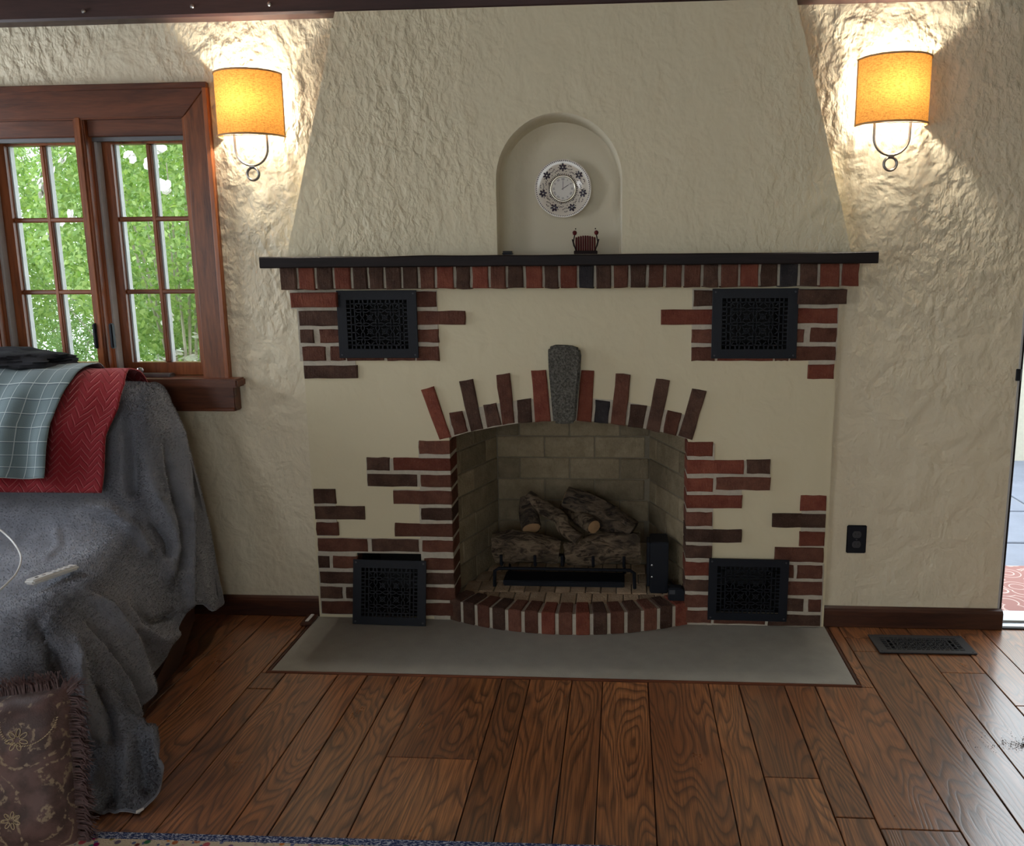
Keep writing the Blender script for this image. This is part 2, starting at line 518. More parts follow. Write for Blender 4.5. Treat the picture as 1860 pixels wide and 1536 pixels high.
# ---- casement window
win = thing('window_1', None, None, (-2.3, 0, .99)); structure(win)
CF = 0.0     # casing front
ins = .098
zt = 2.094; xr = -1.555; xl = -3.06
def casing(poly, name, mat): MB().prism(poly, CF, YW + .002).build(name, mat, win, bevel=.003, seg=1)
casing([(xr, .995), (xr, zt), (xr - ins, zt - ins - .012), (xr - ins, .995)], 'casing', M_TRIMZ)
casing([(xl, .995), (xl + ins, .995), (xl + ins, zt - ins - .012), (xl, zt)], 'casing', M_TRIMZ)
casing([(xr, zt), (xl, zt), (xl + ins, zt - ins - .012), (xr - ins, zt - ins - .012)], 'casing', M_TRIMX)
MB().box(xl + .005, xr + .006, CF - .010, CF + .006, zt - .010, zt + .012).build('casing_cap', M_TRIMX, win, bevel=.003, seg=1)
MB().box(xr - .016, xr + .004, CF - .008, CF + .006, .995, zt - .004).build('casing_edge', M_SASHZ, win, bevel=.003, seg=1)
MB().box(xl - .05, -1.50, -.055, YW, .965, .998).build('window_sill', M_TRIMX, win, bevel=.006)
b = MB().box(xl - .01, -1.525, -.028, YW, .868, .966)
b.build('apron', M_TRIMX, win, bevel=.004)
MB().box(xl - .01, -1.527, -.034, -.027, .868, .882).build('apron_moulding', M_TRIMX, win, bevel=.003, seg=1)
# jamb lining of the opening
MB().box(WIN_X0 - .012, WIN_X0 + .006, 0.002, .16, WIN_Z0, WIN_Z1).build('jamb', M_SASHZ, win)
MB().box(WIN_X1 - .006, WIN_X1 + .012, 0.002, .16, WIN_Z0, WIN_Z1).build('jamb', M_SASHZ, win)
MB().box(WIN_X0, WIN_X1, 0.002, .16, WIN_Z1 - .008, WIN_Z1 + .01).build('jamb_head', M_TRIMX, win)
MB().box(WIN_X0, WIN_X1, -.0, .16, WIN_Z0 - .01, WIN_Z0 + .012).build('stool', M_SASHX, win, bevel=.002, seg=1)
mull = [(-2.092, -2.048), (-2.53, -2.486)]
for a, c in mull:
    m_ = MB().box(a, c, .004, .16, WIN_Z0, WIN_Z1).build('mullion', M_SASHZ, win, bevel=.004)
    MB().box(a + .012, c - .012, -.002, .006, WIN_Z0, WIN_Z1).build('mullion_bead', M_SASHZ, m_, bevel=.002, seg=1)
    for xx in (a - .004, c - .002):
        MB().box(xx, xx + .006, .035, .05, WIN_Z0, WIN_Z1).build('stop_bead', M_SASHZ, m_)
bays = [(-2.048, WIN_X1 - .006), (-2.486, -2.092), (WIN_X0 + .006, -2.53)]
for k, (a, c) in enumerate(bays):
    # shade pocket at the head, grey strip, sash with six panes
    MB().box(a, c, .022, .10, 1.922, WIN_Z1 - .004).build('head_board', M_TRIMX, win, bevel=.003, seg=1)
    MB().box(a, c, .040, .060, 1.908, 1.924).build('head_strip', M_SCREEN, win)
    MB().box(a, a + .014, .050, .085, WIN_Z0 + .012, 1.91).build('weatherstrip', M_WHITEVINYL, win, bevel=.003, seg=1)
    MB().box(c - .014, c, .050, .085, WIN_Z0 + .012, 1.91).build('weatherstrip', M_SCREEN, win, bevel=.003, seg=1)
    s0, s1, z0, z1 = a + .010, c - .010, WIN_Z0 + .014, 1.925
    g0, g1, gz0, gz1 = s0 + .040, s1 - .040, z0 + .050, z1 - .022
    sash = plate('sash', rect(s0, s1, z0, z1), [rect(g0, g1, gz0, gz1)], .085, .125, M_SASHZ, win)
    xm = (g0 + g1) / 2
    MB().box(xm - .009, xm + .009, .092, .118, gz0, gz1).build('muntin', M_SASHZ, sash, bevel=.004, seg=1)
    for j in (1, 2):
        zm = gz0 + (gz1 - gz0) * j / 3
        MB().box(g0, g1, .093, .117, zm - .009, zm + .009).build('muntin', M_SASHX, sash, bevel=.004, seg=1)
    for j in range(3):
        for i in range(2):
            p0 = gz0 + (gz1 - gz0) * j / 3; p1 = gz0 + (gz1 - gz0) * (j + 1) / 3
            q0, q1 = (g0, xm) if i == 0 else (xm, g1)
            MB().box(q0, q1, .104, .1055, p0, p1).build('pane', M_GLASS, sash)
    # pale glazing bead left of each glass column
    for q in (g0, xm + .009):
        MB().box(q, q + .007, .108, .130, gz0, gz1).build('glazing_bead', M_WHITEVINYL, sash)
# casement hardware
for uu in ((173, 610), (203, 610)):
    p = onY(uu[0], uu[1], -.004)
    MB().box(p[0] - .007, p[0] + .007, -.010, .012, p[2] - .05, p[2] + .05).build('sash_lock', M_BLACK, win, bevel=.004)
crank = MB().box(-1.96, -1.80, .004, .05, .998, 1.012).build('crank_cover', M_IRONLOOP, win, bevel=.004)
MB().tube([(-1.93, .015, 1.012), (-1.955, -.01, 1.022), (-1.985, -.035, 1.018)], .006).build('crank_arm', M_CHROME, crank, True)
MB().lathe([(0, -.012), (.010, -.009), (.014, 0), (.010, .009), (0, .012)], (-1.925, .010, 1.026), axis='z', n=16).build('crank_knob', M_CHROME, crank, True)

# ---- doorway on the right: jamb, threshold, paving outside
dj = structure(MB().box(DOOR_X, DOOR_X + .014, YW + .004, YW + .17, 0, 2.12).build('door_1', M_MANTEL, bevel=.002, seg=1))
MB().box(DOOR_X - .004, DOOR_X + .002, YW - .004, YW + .006, .08, 2.12).build('corner_bead', M_WHITEVINYL, dj)
MB().box(DOOR_X - .012, DOOR_X + .006, YW - .006, YW + .02, .985, 1.03).build('strike_plate', M_BLACK, dj, bevel=.002, seg=1)
MB().box(2.43, 2.45, YW, YW + .17, 0, 2.12).build('jamb', M_MANTEL, dj)
th = structure(MB().box(DOOR_X, 2.45, YW, YW + .165, -.02, .006).build('trim_2', simple('aluminium_threshold', (.55, .57, .6), .35, .6), bevel=.004))
MB().box(DOOR_X, 2.45, YW + .04, YW + .06, .004, .014).build('threshold_rib', M_CHROME, th, bevel=.003, seg=1)
MB().box(DOOR_X, 2.45, YW - .012, YW + .004, -.015, .005).build('threshold_edge', M_MANTEL, th)

# ------------------------------------------------------------------ fireplace
FP = thing('fireplace', 'brick and cream plaster fireplace with arched opening, tapered hood and dark mantel shelf', 'fireplace', (-.225, 0, 0))
# --- coordinates read off the breast face (plane y = 0)
def fx(u, v, y=0.0): return float(onY(u, v, y)[0])
def fz(u, v, y=0.0): return float(onY(u, v, y)[2])
def crop(ox, oy, s): return lambda x, y: (ox + x / s, oy + y / s)
cLU, cRU = crop(460, 440, 4.65), crop(1160, 440, 4.043)
cLL, cRL = crop(540, 780, 4.04), crop(1220, 780, 4.04)
cAR = crop(740, 600, 3.207)

intr = [(818, 797), (850, 787), (880, 781), (912, 775), (945, 770), (985, 767), (1030, 766), (1075, 767), (1110, 770), (1140, 774), (1170, 780), (1200, 786), (1230, 793), (1248, 799)]
arch = [(fx(u, v), fz(u, v)) for u, v in intr]
OX0, OX1 = arch[0][0], arch[-1][0]
opening = [(OX0, .002)] + arch + [(OX1, .002)]
opening = [(OX0 - .004, .002), (OX1 + .004, .002)] + [(p[0] + (.004 if i == len(arch) - 1 else -.004 if i == 0 else 0), p[1] + .012) for i, p in enumerate(arch)][::-1]

def grect(c, x0, y0, x1, y1, y=0.0):
    a = c((x0), (y0 + y1) / 2); b_ = c(x1, (y0 + y1) / 2); t = c((x0 + x1) / 2, y0); d = c((x0 + x1) / 2, y1)
    return fx(*a, y), fx(*b_, y), fz(*d, y), fz(*t, y)     # x0,x1,z0,z1
G_LU = grect(cLU, 728, 405, 1397, 972)
G_RU = grect(cRU, 534, 338, 1160, 849)
G_RL = grect(cRL, 265, 938, 847, 1388)
H_LL = grect(cLL, 450, 905, 925, 1350); H_LL = (*H_LL[:2], .008, H_LL[3])
def shrink(g, d): return rect(g[0] + d, g[1] - d, g[2] + d, g[3] - d)
duct = [shrink(G_LU, .026), shrink(G_RU, .026), shrink(G_RL, .026), shrink(H_LL, 0)]
BX0, BX1 = -1.250, .798
plate('plaster_breast', rect(BX0, BX1, 0, 1.42), [opening] + duct, 0.0, .12, M_BREAST, FP)
for d in duct:
    xs = [p[0] for p in d]; zs = [p[1] for p in d]
    x0, x1, z0, z1 = min(xs), max(xs), min(zs), max(zs)
    b = MB()
    b.box(x0 - .01, x1 + .01, .30, .31, z0 - .01, z1 + .01)
    b.box(x0, x0 + .004, .002, .31, z0, z1).box(x1 - .004, x1, .002, .31, z0, z1)
    b.box(x0, x1, .002, .31, z0, z0 + .004).box(x0, x1, .002, .31, z1 - .004, z1)
    b.build('duct', M_VOID, FP)

def brick_mesh(quad, y0, y1, jit=.0016, ch=.0035):
    """quad: 4 (x,z) corners counter-clockwise; front at y0, back at y1; worn, chamfered, slightly uneven front"""
    q = [Vector((p[0], p[1])) for p in quad]
    c = sum(q, Vector((0, 0))) / 4
    def lerp2(s, t):
        a = q[0].lerp(q[1], s); d = q[3].lerp(q[2], s); return a.lerp(d, t)
    w = (q[1] - q[0]).length; h = (q[3] - q[0]).length
    nx = 5 if w > 1.6 * h else 3; nz = 5 if h > 1.6 * w else 3
    b = MB()
    fr = {}
    ex, ez = ch / w, ch / h
    for j in range(nz):
        for i in range(nx):
            s = ex + (1 - 2 * ex) * i / (nx - 1); t = ez + (1 - 2 * ez) * j / (nz - 1)
            p = lerp2(s, t)
            edge = i in (0, nx - 1) or j in (0, nz - 1)
            k = jit if edge else .3 * jit
            fr[i, j] = len(b.v)
            b.v.append((p.x + rng.uniform(-k, k), y0 + rng.uniform(-jit, jit) * .5, p.y + rng.uniform(-k, k)))
    for j in range(nz - 1):
        for i in range(nx - 1):
            b.f.append((fr[i, j], fr[i + 1, j], fr[i + 1, j + 1], fr[i, j + 1]))
    loop = [(i, 0) for i in range(nx)] + [(nx - 1, j) for j in range(1, nz)] + [(i, nz - 1) for i in range(nx - 2, -1, -1)] + [(0, j) for j in range(nz - 2, 0, -1)]
    def ringat(y, sc):
        out = []
        for (i, j) in loop:
            p = lerp2(i / (nx - 1), j / (nz - 1))
            k = jit * sc
            out.append(len(b.v)); b.v.append((p.x + rng.uniform(-k, k), y, p.y + rng.uniform(-k, k)))
        return out
    r0 = [fr[k] for k in loop]; r1 = ringat(y0 + ch, 1); r2 = ringat(y1, 0)
    for A, B in ((r0, r1), (r1, r2)):
        for i in range(len(A)):
            i2 = (i + 1) % len(A); b.f.append((A[i], B[i], B[i2], A[i2]))
    b.f.append(tuple(r2))
    return b, (c.x, y0, c.y)
def brick(quad, y0, y1, kind, name='brick', parent=None, jit=.0016):
    b, o = brick_mesh(quad, y0, y1, jit)
    return b.build(name, BM_.get(kind, kind), parent or FP, origin=o)
def brickpx(c, x0, y0, x1, y1, kind, yf=-.009, depth=.06, ext=None):
    a = grect(c, x0, y0, x1, y1, yf)
    x0_, x1_, z0_, z1_ = a
    if ext: x0_, x1_ = ext(x0_, x1_)
    brick([(x0_, z0_), (x1_, z0_), (x1_, z1_), (x0_, z1_)], yf - rng.uniform(0, .003), yf + depth, kind)

toL = lambda a, b: (a, OX0 + .000)
toR = lambda a, b: (OX1 - .000, b)
LL = [(890, 85, 1058, 180, 'b', 1), (508, 207, 675, 300, 'd', 0), (705, 210, 1060, 300, 'r', 1), (515, 330, 880, 418, 'd', 0), (905, 335, 1065, 422, 'b', 1),
      (703, 450, 1068, 548, 'b', 1), (908, 578, 1080, 665, 'd', 1), (715, 692, 1082, 785, 'b', 1),
      (150, 800, 515, 895, 'b', 0), (545, 805, 890, 895, 'd', 0), (918, 815, 1085, 898, 'b', 1),
      (155, 928, 235, 1015, 'd', 0), (260, 930, 446, 1018, 'b', 0), (930, 945, 1085, 1030, 'b', 1),
      (165, 1045, 446, 1130, 'd', 0), (930, 1055, 1090, 1135, 'd', 1),
      (170, 1155, 330, 1240, 'd', 0), (355, 1158, 446, 1240, 'd', 0), (930, 1160, 1090, 1250, 'b', 1),
      (180, 1262, 446, 1352, 'b', 0), (930, 1275, 1090, 1365, 'b', 1),
      (120, 440, 280, 543, 'd', 0), (128, 565, 492, 660, 'd', 0), (138, 683, 302, 778, 'b', 0)]
for x0, y0, x1, y1, k, cnr in LL:
    if cnr: brickpx(cLL, x0, y0, x1, y1, k, depth=.125, ext=toL)
    else: brickpx(cLL, x0, y0, x1, y1, k)
RL = [(128, 95, 303, 197, 'r', 1), (125, 225, 530, 325, 'r', 1), (552, 222, 725, 325, 'd', 0), (120, 357, 303, 457, 'r', 1), (328, 352, 725, 445, 'b', 0),
      (122, 483, 518, 577, 'r', 1), (125, 607, 300, 708, 'b', 1), (120, 735, 515, 828, 'd', 1), (118, 852, 298, 943, 'd', 1),
      (118, 975, 295, 1072, 'r', 1), (118, 1103, 295, 1188, 'd', 1), (125, 1215, 295, 1305, 'b', 1), (130, 1330, 290, 1420, 'b', 1),
      (310, 1362, 685, 1428, 'b', 0), (708, 1362, 1090, 1440, 'd', 0),
      (948, 487, 1135, 597, 'r', 0), (738, 618, 1128, 720, 'd', 0), (940, 750, 1122, 855, 'r', 0), (755, 868, 1115, 973, 'b', 0),
      (818, 995, 895, 1090, 'b', 0), (922, 1000, 1108, 1095, 'b', 0), (818, 1120, 1105, 1215, 'b', 0),
      (818, 1243, 970, 1335, 'd', 0), (1005, 1250, 1098, 1338, 'b', 0)]
for x0, y0, x1, y1, k, cnr in RL:
    if cnr: brickpx(cRL, x0, y0, x1, y1, k, depth=.125, ext=toR)
    else: brickpx(cRL, x0, y0, x1, y1, k)
LU = [(385, 578, 760, 705, 'd'), (395, 735, 510, 850, 'd'), (560, 735, 765, 850, 'b'), (415, 880, 610, 1000, 'b'), (650, 880, 775, 1000, 'b'), (428, 1040, 878, 1150, 'd'),
      (1355, 415, 1545, 545, 'b'), (1360, 580, 1790, 695, 'b'), (1370, 735, 1565, 845, 'b'), (1375, 880, 1568, 1000, 'b'), (790, 952, 1105, 1000, 'b'), (1130, 952, 1365, 1000, 'b')]
for x0, y0, x1, y1, k in LU: brickpx(cLU, x0, y0, x1, y1, k)
RU = [(405, 352, 575, 468, 'd'), (165, 495, 570, 605, 'r'), (390, 640, 565, 740, 'b'), (387, 770, 560, 870, 'b'), (1130, 485, 1462, 595, 'r'), (1125, 638, 1215, 735, 'b'),
      (1262, 628, 1455, 732, 'b'), (1115, 765, 1447, 868, 'b'), (1243, 897, 1435, 1003, 'r'), (580, 830, 985, 870, 'r'), (1000, 830, 1100, 870, 'b')]
for x0, y0, x1, y1, k in RU: brickpx(cRU, x0, y0, x1, y1, k)
# corbelled stretchers under the rowlock course
brickpx(cLU, 315, 425, 704, 550, 'r', yf=-.038, depth=.09)
brickpx(cRU, 1174, 345, 1530, 455, 'd', yf=-.038, depth=.09)
# rowlock course under the shelf
jx = [509, 540, 573.3, 605.8, 638.5, 668.6, 698.3, 730, 761, 791.6, 826.2, 855.7, 889, 920.5, 952.5, 987, 1016, 1049.5, 1081, 1112, 1143, 1176, 1207.3, 1240.8, 1275, 1307, 1342.5, 1379.6, 1414.3, 1450.6, 1487.7, 1526.8, 1559.5]
kinds = 'd r d r d d d d b r d r b d r d r k d b d b b b d b r d k d r r'.split()
ZR0, ZR1 = 1.341, 1.424
for i, k in enumerate(kinds):
    x0 = fx(jx[i], 505, -.07); x1 = fx(jx[i + 1], 505, -.07)
    j0 = .005 if i else 0; j1 = .005 if i < len(kinds) - 1 else 0
    brick([(x0 + j0, ZR0 + rng.uniform(-.002, .002)), (x1 - j1, ZR0 + rng.uniform(-.002, .002)), (x1 - j1, ZR1), (x0 + j0, ZR1)], -.072 - rng.uniform(0, .004), .03, k)
MB().box(fx(511, 505, -.07) + .004, fx(1557, 505, -.07) - .004, -.063, .02, ZR0 + .004, ZR1).build('mortar', M_MORTAR, FP)
# mortar beds behind the brick patches
def mortar(c, x0, y0, x1, y1, yf=-.0035):
    a = grect(c, x0, y0, x1, y1); yf -= rng.uniform(0, .0018); MB().box(a[0], a[1], yf, .05, a[2], a[3]).build('mortar', M_MORTAR, FP)
for r_ in [(385, 560, 760, 1003), (315, 405, 760, 560), (428, 990, 868, 1148), (1360, 405, 1562, 998), (760, 960, 1365, 998)]: mortar(cLU, *r_)
for r_ in [(390, 340, 565, 868), (1135, 340, 1462, 868), (1245, 860, 1435, 1000), (550, 835, 1135, 868)]: mortar(cRU, *r_)
for r_ in [(895, 88, 1100, 450), (512, 212, 900, 415), (707, 440, 1100, 545), (912, 540, 1100, 1365), (720, 690, 920, 783), (155, 795, 920, 903), (165, 900, 447, 1352), (930, 900, 1100, 1365), (145, 545, 290, 780), (128, 450, 275, 560)]: mortar(cLL, *r_)
for r_ in [(122, 100, 300, 1420), (300, 226, 722, 442), (300, 440, 512, 572), (290, 740, 505, 822), (950, 492, 1128, 860), (760, 870, 1112, 990), (812, 980, 1108, 1440), (262, 1362, 820, 1432), (262, 975, 300, 1430)]: mortar(cRL, *r_)
for a_, c_ in ((OX0 - .09, OX0 - .003), (OX1 + .003, OX1 + .09)):
    MB().box(a_, c_, -.0032, .135, 0, .745).build('mortar', M_MORTAR, FP)
# arch voussoirs
AR = [([(78, 348), (150, 325), (253, 620), (185, 635)], 'r'), ([(240, 483), (318, 470), (352, 590), (275, 608)], 'b'), ([(298, 300), (380, 285), (440, 572), (368, 588)], 'd'),
      ([(440, 437), (515, 425), (548, 550), (463, 568)], 'd'), ([(515, 260), (595, 248), (625, 538), (552, 550)], 'b'), ([(637, 408), (718, 398), (725, 535), (645, 540)], 'd'),
      ([(720, 235), (806, 230), (835, 530), (745, 533)], 'r'), ([(1012, 232), (1088, 235), (1072, 535), (985, 527)], 'r'), ([(1095, 405), (1183, 415), (1168, 542), (1088, 535)], 'k'),
      ([(1215, 250), (1302, 258), (1270, 555), (1185, 545)], 'b'), ([(1300, 430), (1395, 440), (1370, 572), (1285, 560)], 'd'), ([(1450, 280), (1530, 292), (1468, 598), (1392, 575)], 'd'),
      ([(1515, 465), (1600, 485), (1565, 612), (1490, 595)], 'b'), ([(1660, 340), (1742, 355), (1660, 638), (1578, 615)], 'd')]
def pxq(q, y): return [(fx(*cAR(*p), y), fz(*cAR(*p), y)) for p in q]
for q, k in AR:
    tl, tr, br, bl = pxq(q, -.009)
    brick([bl, br, tr, tl], -.009 - rng.uniform(0, .003), .125, k)
# mortar ring of the arch: follows the intrados
mo = [(p[0], p[1] + .005) for p in arch]
up = [(p[0], p[1] + .095) for p in arch]
MB().prism(mo + up[::-1], -.003, .13).build('mortar', M_MORTAR, FP)
# keystone
kq = [(818, 100), (860, 90), (910, 87), (960, 92), (1003, 108), (1010, 150), (1000, 300), (985, 440), (978, 540), (915, 548), (850, 540), (835, 380), (822, 220)]
kp = pxq(kq, -.035)
kb = MB().prism(kp, -.036, .10)
ks = kb.build('keystone', M_STONE, FP, bevel=.008, seg=2)
for v_ in ks.data.vertices:
    n_ = mnoise.noise_vector(v_.co * 40); v_.co += n_ * .0025

# firebox: sides, back, floor of separate firebricks, dark throat above
FBY0, FBY1 = .118, .46
FBX0, FBX1 = -.565, .117
HZ = .088
box = MB()
def fb_wall(p0, p1, z0, z1, row0=.3, bl=.225, bh=.098, j=.005, kind=None, lean=0):
    """vertical firebrick wall from p0 to p1 (x,y); bricks as separate objects"""
    p0 = Vector((*p0, 0)); p1 = Vector((*p1, 0)); L = (p1 - p0).length; t = (p1 - p0) / L; nrm = Vector((t.y, -t.x, 0))
    z = z0; row = 0
    while z < z1 - .01:
        zt_ = min(z + bh, z1)
        s = -bl * (row0 if row % 2 == 0 else row0 + .5) % bl - bl
        while s < L:
            a, c = max(s, 0), min(s + bl, L)
            if c - a > .02:
                b = MB(); w = c - a - j; h = zt_ - z - j
                b.box(-w / 2, w / 2, 0, .05, -h / 2, h / 2)
                o = b.build('firebrick', M_FIRE, FP, bevel=.003, seg=1)
                ctr = p0 + t * (a + c) / 2 + Vector((0, 0, (z + zt_) / 2)) + nrm * rng.uniform(0, .0025)
                o.location = ctr - WLOC[FP.name]
                o.rotation_euler = (0, 0, math.atan2(t.y, t.x)); WLOC[o.name] = ctr
            s += bl
        z += bh; row += 1
    q0 = p0 - nrm * .004 - t * .05; q1 = p1 - nrm * .004 + t * .05
    b = MB(); e = -nrm * .05
    vs = [(*(q + k)[:2], zz) for zz in (z0 - .05, z1) for q in (q0, q1) for k in (Vector((0, 0, 0)), e)]
    b.add(vs, [(0, 1, 3, 2), (4, 6, 7, 5), (0, 2, 6, 4), (1, 5, 7, 3), (0, 4, 5, 1), (2, 3, 7, 6)])
    b.build('firebrick_joint', M_FJOINT, FP)
fb_wall((OX0 - .004, FBY0), (FBX0, FBY1), HZ, .92, .35)
fb_wall((FBX0, FBY1), (FBX1, FBY1), HZ, .92, .55)
fb_wall((FBX1, FBY1), (OX1 + .004, FBY0), HZ, .92, .15)
# smoke chamber above the opening (closes the firebox)
MB().box(OX0 - .1, OX1 + .1, .10, .60, .915, .98).build('smoke_shelf', M_VOID, FP)
MB().box(OX0 - .02, OX1 + .02, .12, .17, .815, .95).build('lintel', M_VOID, FP)
# hearth floor of small firebricks
MB().box(OX0 + .001, OX1 - .001, .0, .60, -.01, HZ - .006).build('hearth_bed', M_FJOINT, FP)
yy = -.018; r_ = 0
while yy < .46:
    xx = OX0 - .02 + (r_ % 2) * -.03
    while xx < OX1 + .02:
        x0, x1 = max(xx, OX0 + .002), min(xx + .062, OX1 - .002)
        t_ = (yy + .10 - FBY0) / (FBY1 - FBY0)
        l0 = OX0 + (FBX0 - OX0) * max(0, t_); l1 = OX1 + (FBX1 - OX1) * max(0, t_)
        arc = -.125 * (1 - ((x0 + x1) / 2 - (OX0 + OX1) / 2) ** 2 / (.49 ** 2)) + .10
        if x1 - x0 > .02 and x1 < l1 + .03 and x0 > l0 - .03 and yy + .11 < .47:
            ya = max(yy, arc + .006)
            if yy + .11 - ya > .02:
                MB().box(x0 + .0015, x1 - .0015, ya, yy + .112, HZ - .03, HZ + rng.uniform(-.001, .001)).build('hearth_brick', M_FIREFLOOR, FP, bevel=.002, seg=1, origin=((x0 + x1) / 2, yy, HZ))
        xx += .064
    yy += .116; r_ += 1
# raised curved curb of upright bricks
N = 15
cx = (-.715 + .272) / 2; half = (.272 + .715) / 2 - .004; sag = .128
Rc = (half ** 2 + sag ** 2) / (2 * sag); cyc = -sag + Rc
amax = math.asin(half / Rc)
CK = 'd d b d b b r b r d b d b d r'.split()
for i in range(N):
    a0 = -amax + 2 * amax * i / N + .0035 / Rc * 2; a1 = -amax + 2 * amax * (i + 1) / N - .0035 / Rc * 2
    def pt(a, R): return (cx + R * math.sin(a), cyc - R * math.cos(a))
    b = MB(); top = .094 + rng.uniform(-.002, .002); Ri = Rc - .108
    q = [pt(a0, Rc + rng.uniform(-.002, .002)), pt(a1, Rc + rng.uniform(-.002, .002)), pt(a1, Ri), pt(a0, Ri)]
    b.add([(*p, .0) for p in q] + [(*p, top) for p in q], [(3, 2, 1, 0), (4, 5, 6, 7), (0, 1, 5, 4), (1, 2, 6, 5), (2, 3, 7, 6), (3, 0, 4, 7)])
    b.build('curb_brick', BM_[CK[i]], FP, bevel=.0035, seg=1, origin=(*pt((a0 + a1) / 2, Rc), .05))
b = MB(); nseg = 40
vs = []
for zz in (0, .0865):
    for i in range(nseg + 1):
        a = -amax + 2 * amax * i / nseg
        vs += [pt(a, Rc - .006) + (zz,), pt(a, Rc - .104) + (zz,)]
k = 2 * (nseg + 1)
fs = []
for i in range(nseg):
    fs += [(2 * i, 2 * i + 2, 2 * i + 2 + k, 2 * i + k), (2 * i + 1, 2 * i + 1 + k, 2 * i + 3 + k, 2 * i + 3), (2 * i + k, 2 * i + 2 + k, 2 * i + 3 + k, 2 * i + 1 + k)]
b.add(vs, fs); b.build('curb_mortar', M_MORTAR, FP)
# hearth slab flush with the floor, wooden border
MB().box(-1.257, .803, -.474, .03, -.03, .001).build('hearth_slab', M_SLATE, FP, bevel=.001, seg=1)
MB().box(-1.272, .818, -.487, -.474, -.015, .004).build('hearth_border', M_TRIMX, FP, bevel=.003, seg=1)
MB().box(.803, .816, -.474, .0, -.015, .003).build('hearth_border', M_BASE, FP, bevel=.003, seg=1)
MB().box(-1.270, -1.257, -.474, .0, -.015, .003).build('hearth_border', M_BASE, FP, bevel=.003, seg=1)

# mantel shelf: dark worn board with slightly wavy edges
pts = []
for i in range(61):
    xx = -1.335 + (.889 + 1.335) * i / 60
    w = .0025 * mnoise.noise(Vector((xx * 6, 1, 0))); w2 = .003 * mnoise.noise(Vector((xx * 5, 7, 0)))
    pts.append([(xx, .02, 1.422), (xx, -.146 + w2, 1.422 + w), (xx, -.150 + w2, 1.426 + w), (xx, -.150 + w2, 1.458 + w2), (xx, -.146 + w2, 1.462 + w2), (xx, .02, 1.462)])
P = np.array(pts); b = MB(); b.grid(np.concatenate([P, P[:, :1]], axis=1))
n6 = 6
b.f.append(tuple(range(0, 6))); b.f.append(tuple(60 * 7 + i for i in range(6)))
b.build('mantel_shelf', M_MANTEL, FP)

# hood: tapering plaster front with an arched niche
HY = -.045
nx0, nx1 = fx(903, 440, HY), fx(1130, 440, HY)
ncx = (nx0 + nx1) / 2; nr = (nx1 - nx0) / 2
ztop = fz(1015, 204, HY)
spring = ztop - nr * 1.02
narch = [(ncx + nr * math.cos(a), spring + nr * 1.02 * math.sin(a)) for a in [math.pi * i / 28 for i in range(29)]]
niche = [(nx0, 1.464), (nx1, 1.464)] + narch
hL0, hR0 = fx(520, 465, HY), fx(1547, 453, HY)
hL1, hR1 = fx(609, 23, HY), fx(1446, 3, HY)
def hw(z): t = (z - 1.46) / (2.33 - 1.46); return hL0 + (hL1 - hL0) * t, hR0 + (hR1 - hR0) * t
outer = []
zs = [1.4605 + (2.324 - 1.4605) * i / 14 for i in range(15)]
for z in zs: outer.append((hw(z)[1] + .003 * mnoise.noise(Vector((z * 9, 2, 0))), z))
for z in zs[::-1]: outer.append((hw(z)[0] + .003 * mnoise.noise(Vector((z * 9, 8, 0))), z))
plate('plaster_hood', outer, [niche], HY, YW + .03, M_HOOD, FP)
# niche lining: reveal slightly rounded, concave back
ND = .155
b = MB()
loop = [(nx0, 1.4635)] + [(nx0, 1.4635 + (spring - 1.4635) * t) for t in (.33, .66)] + narch[::-1] + [(nx1, 1.4635 + (spring - 1.4635) * t) for t in (.66, .33)] + [(nx1, 1.4635)]
rows = []
for d, s in ((-.0452, 1.0), (-.040, .99), (.0, .975), (.06, .965), (ND - .06 - .03, .95), (ND - .06 - .01, .91), (ND - .06, .80), (ND - .06, .4), (ND - .06, .0)):
    rows.append([(ncx + (p[0] - ncx) * s, d, 1.4635 + (p[1] - 1.4635) * s if p[1] > 1.4636 else 1.4635) for p in loop])
b.grid(np.array(rows))
b.build('niche', M_NICHE, FP, smooth=True)
MB().box(nx0 - .02, nx1 + .02, .0, .12, 1.44, 1.4634).build('niche_floor', M_MANTEL, FP)

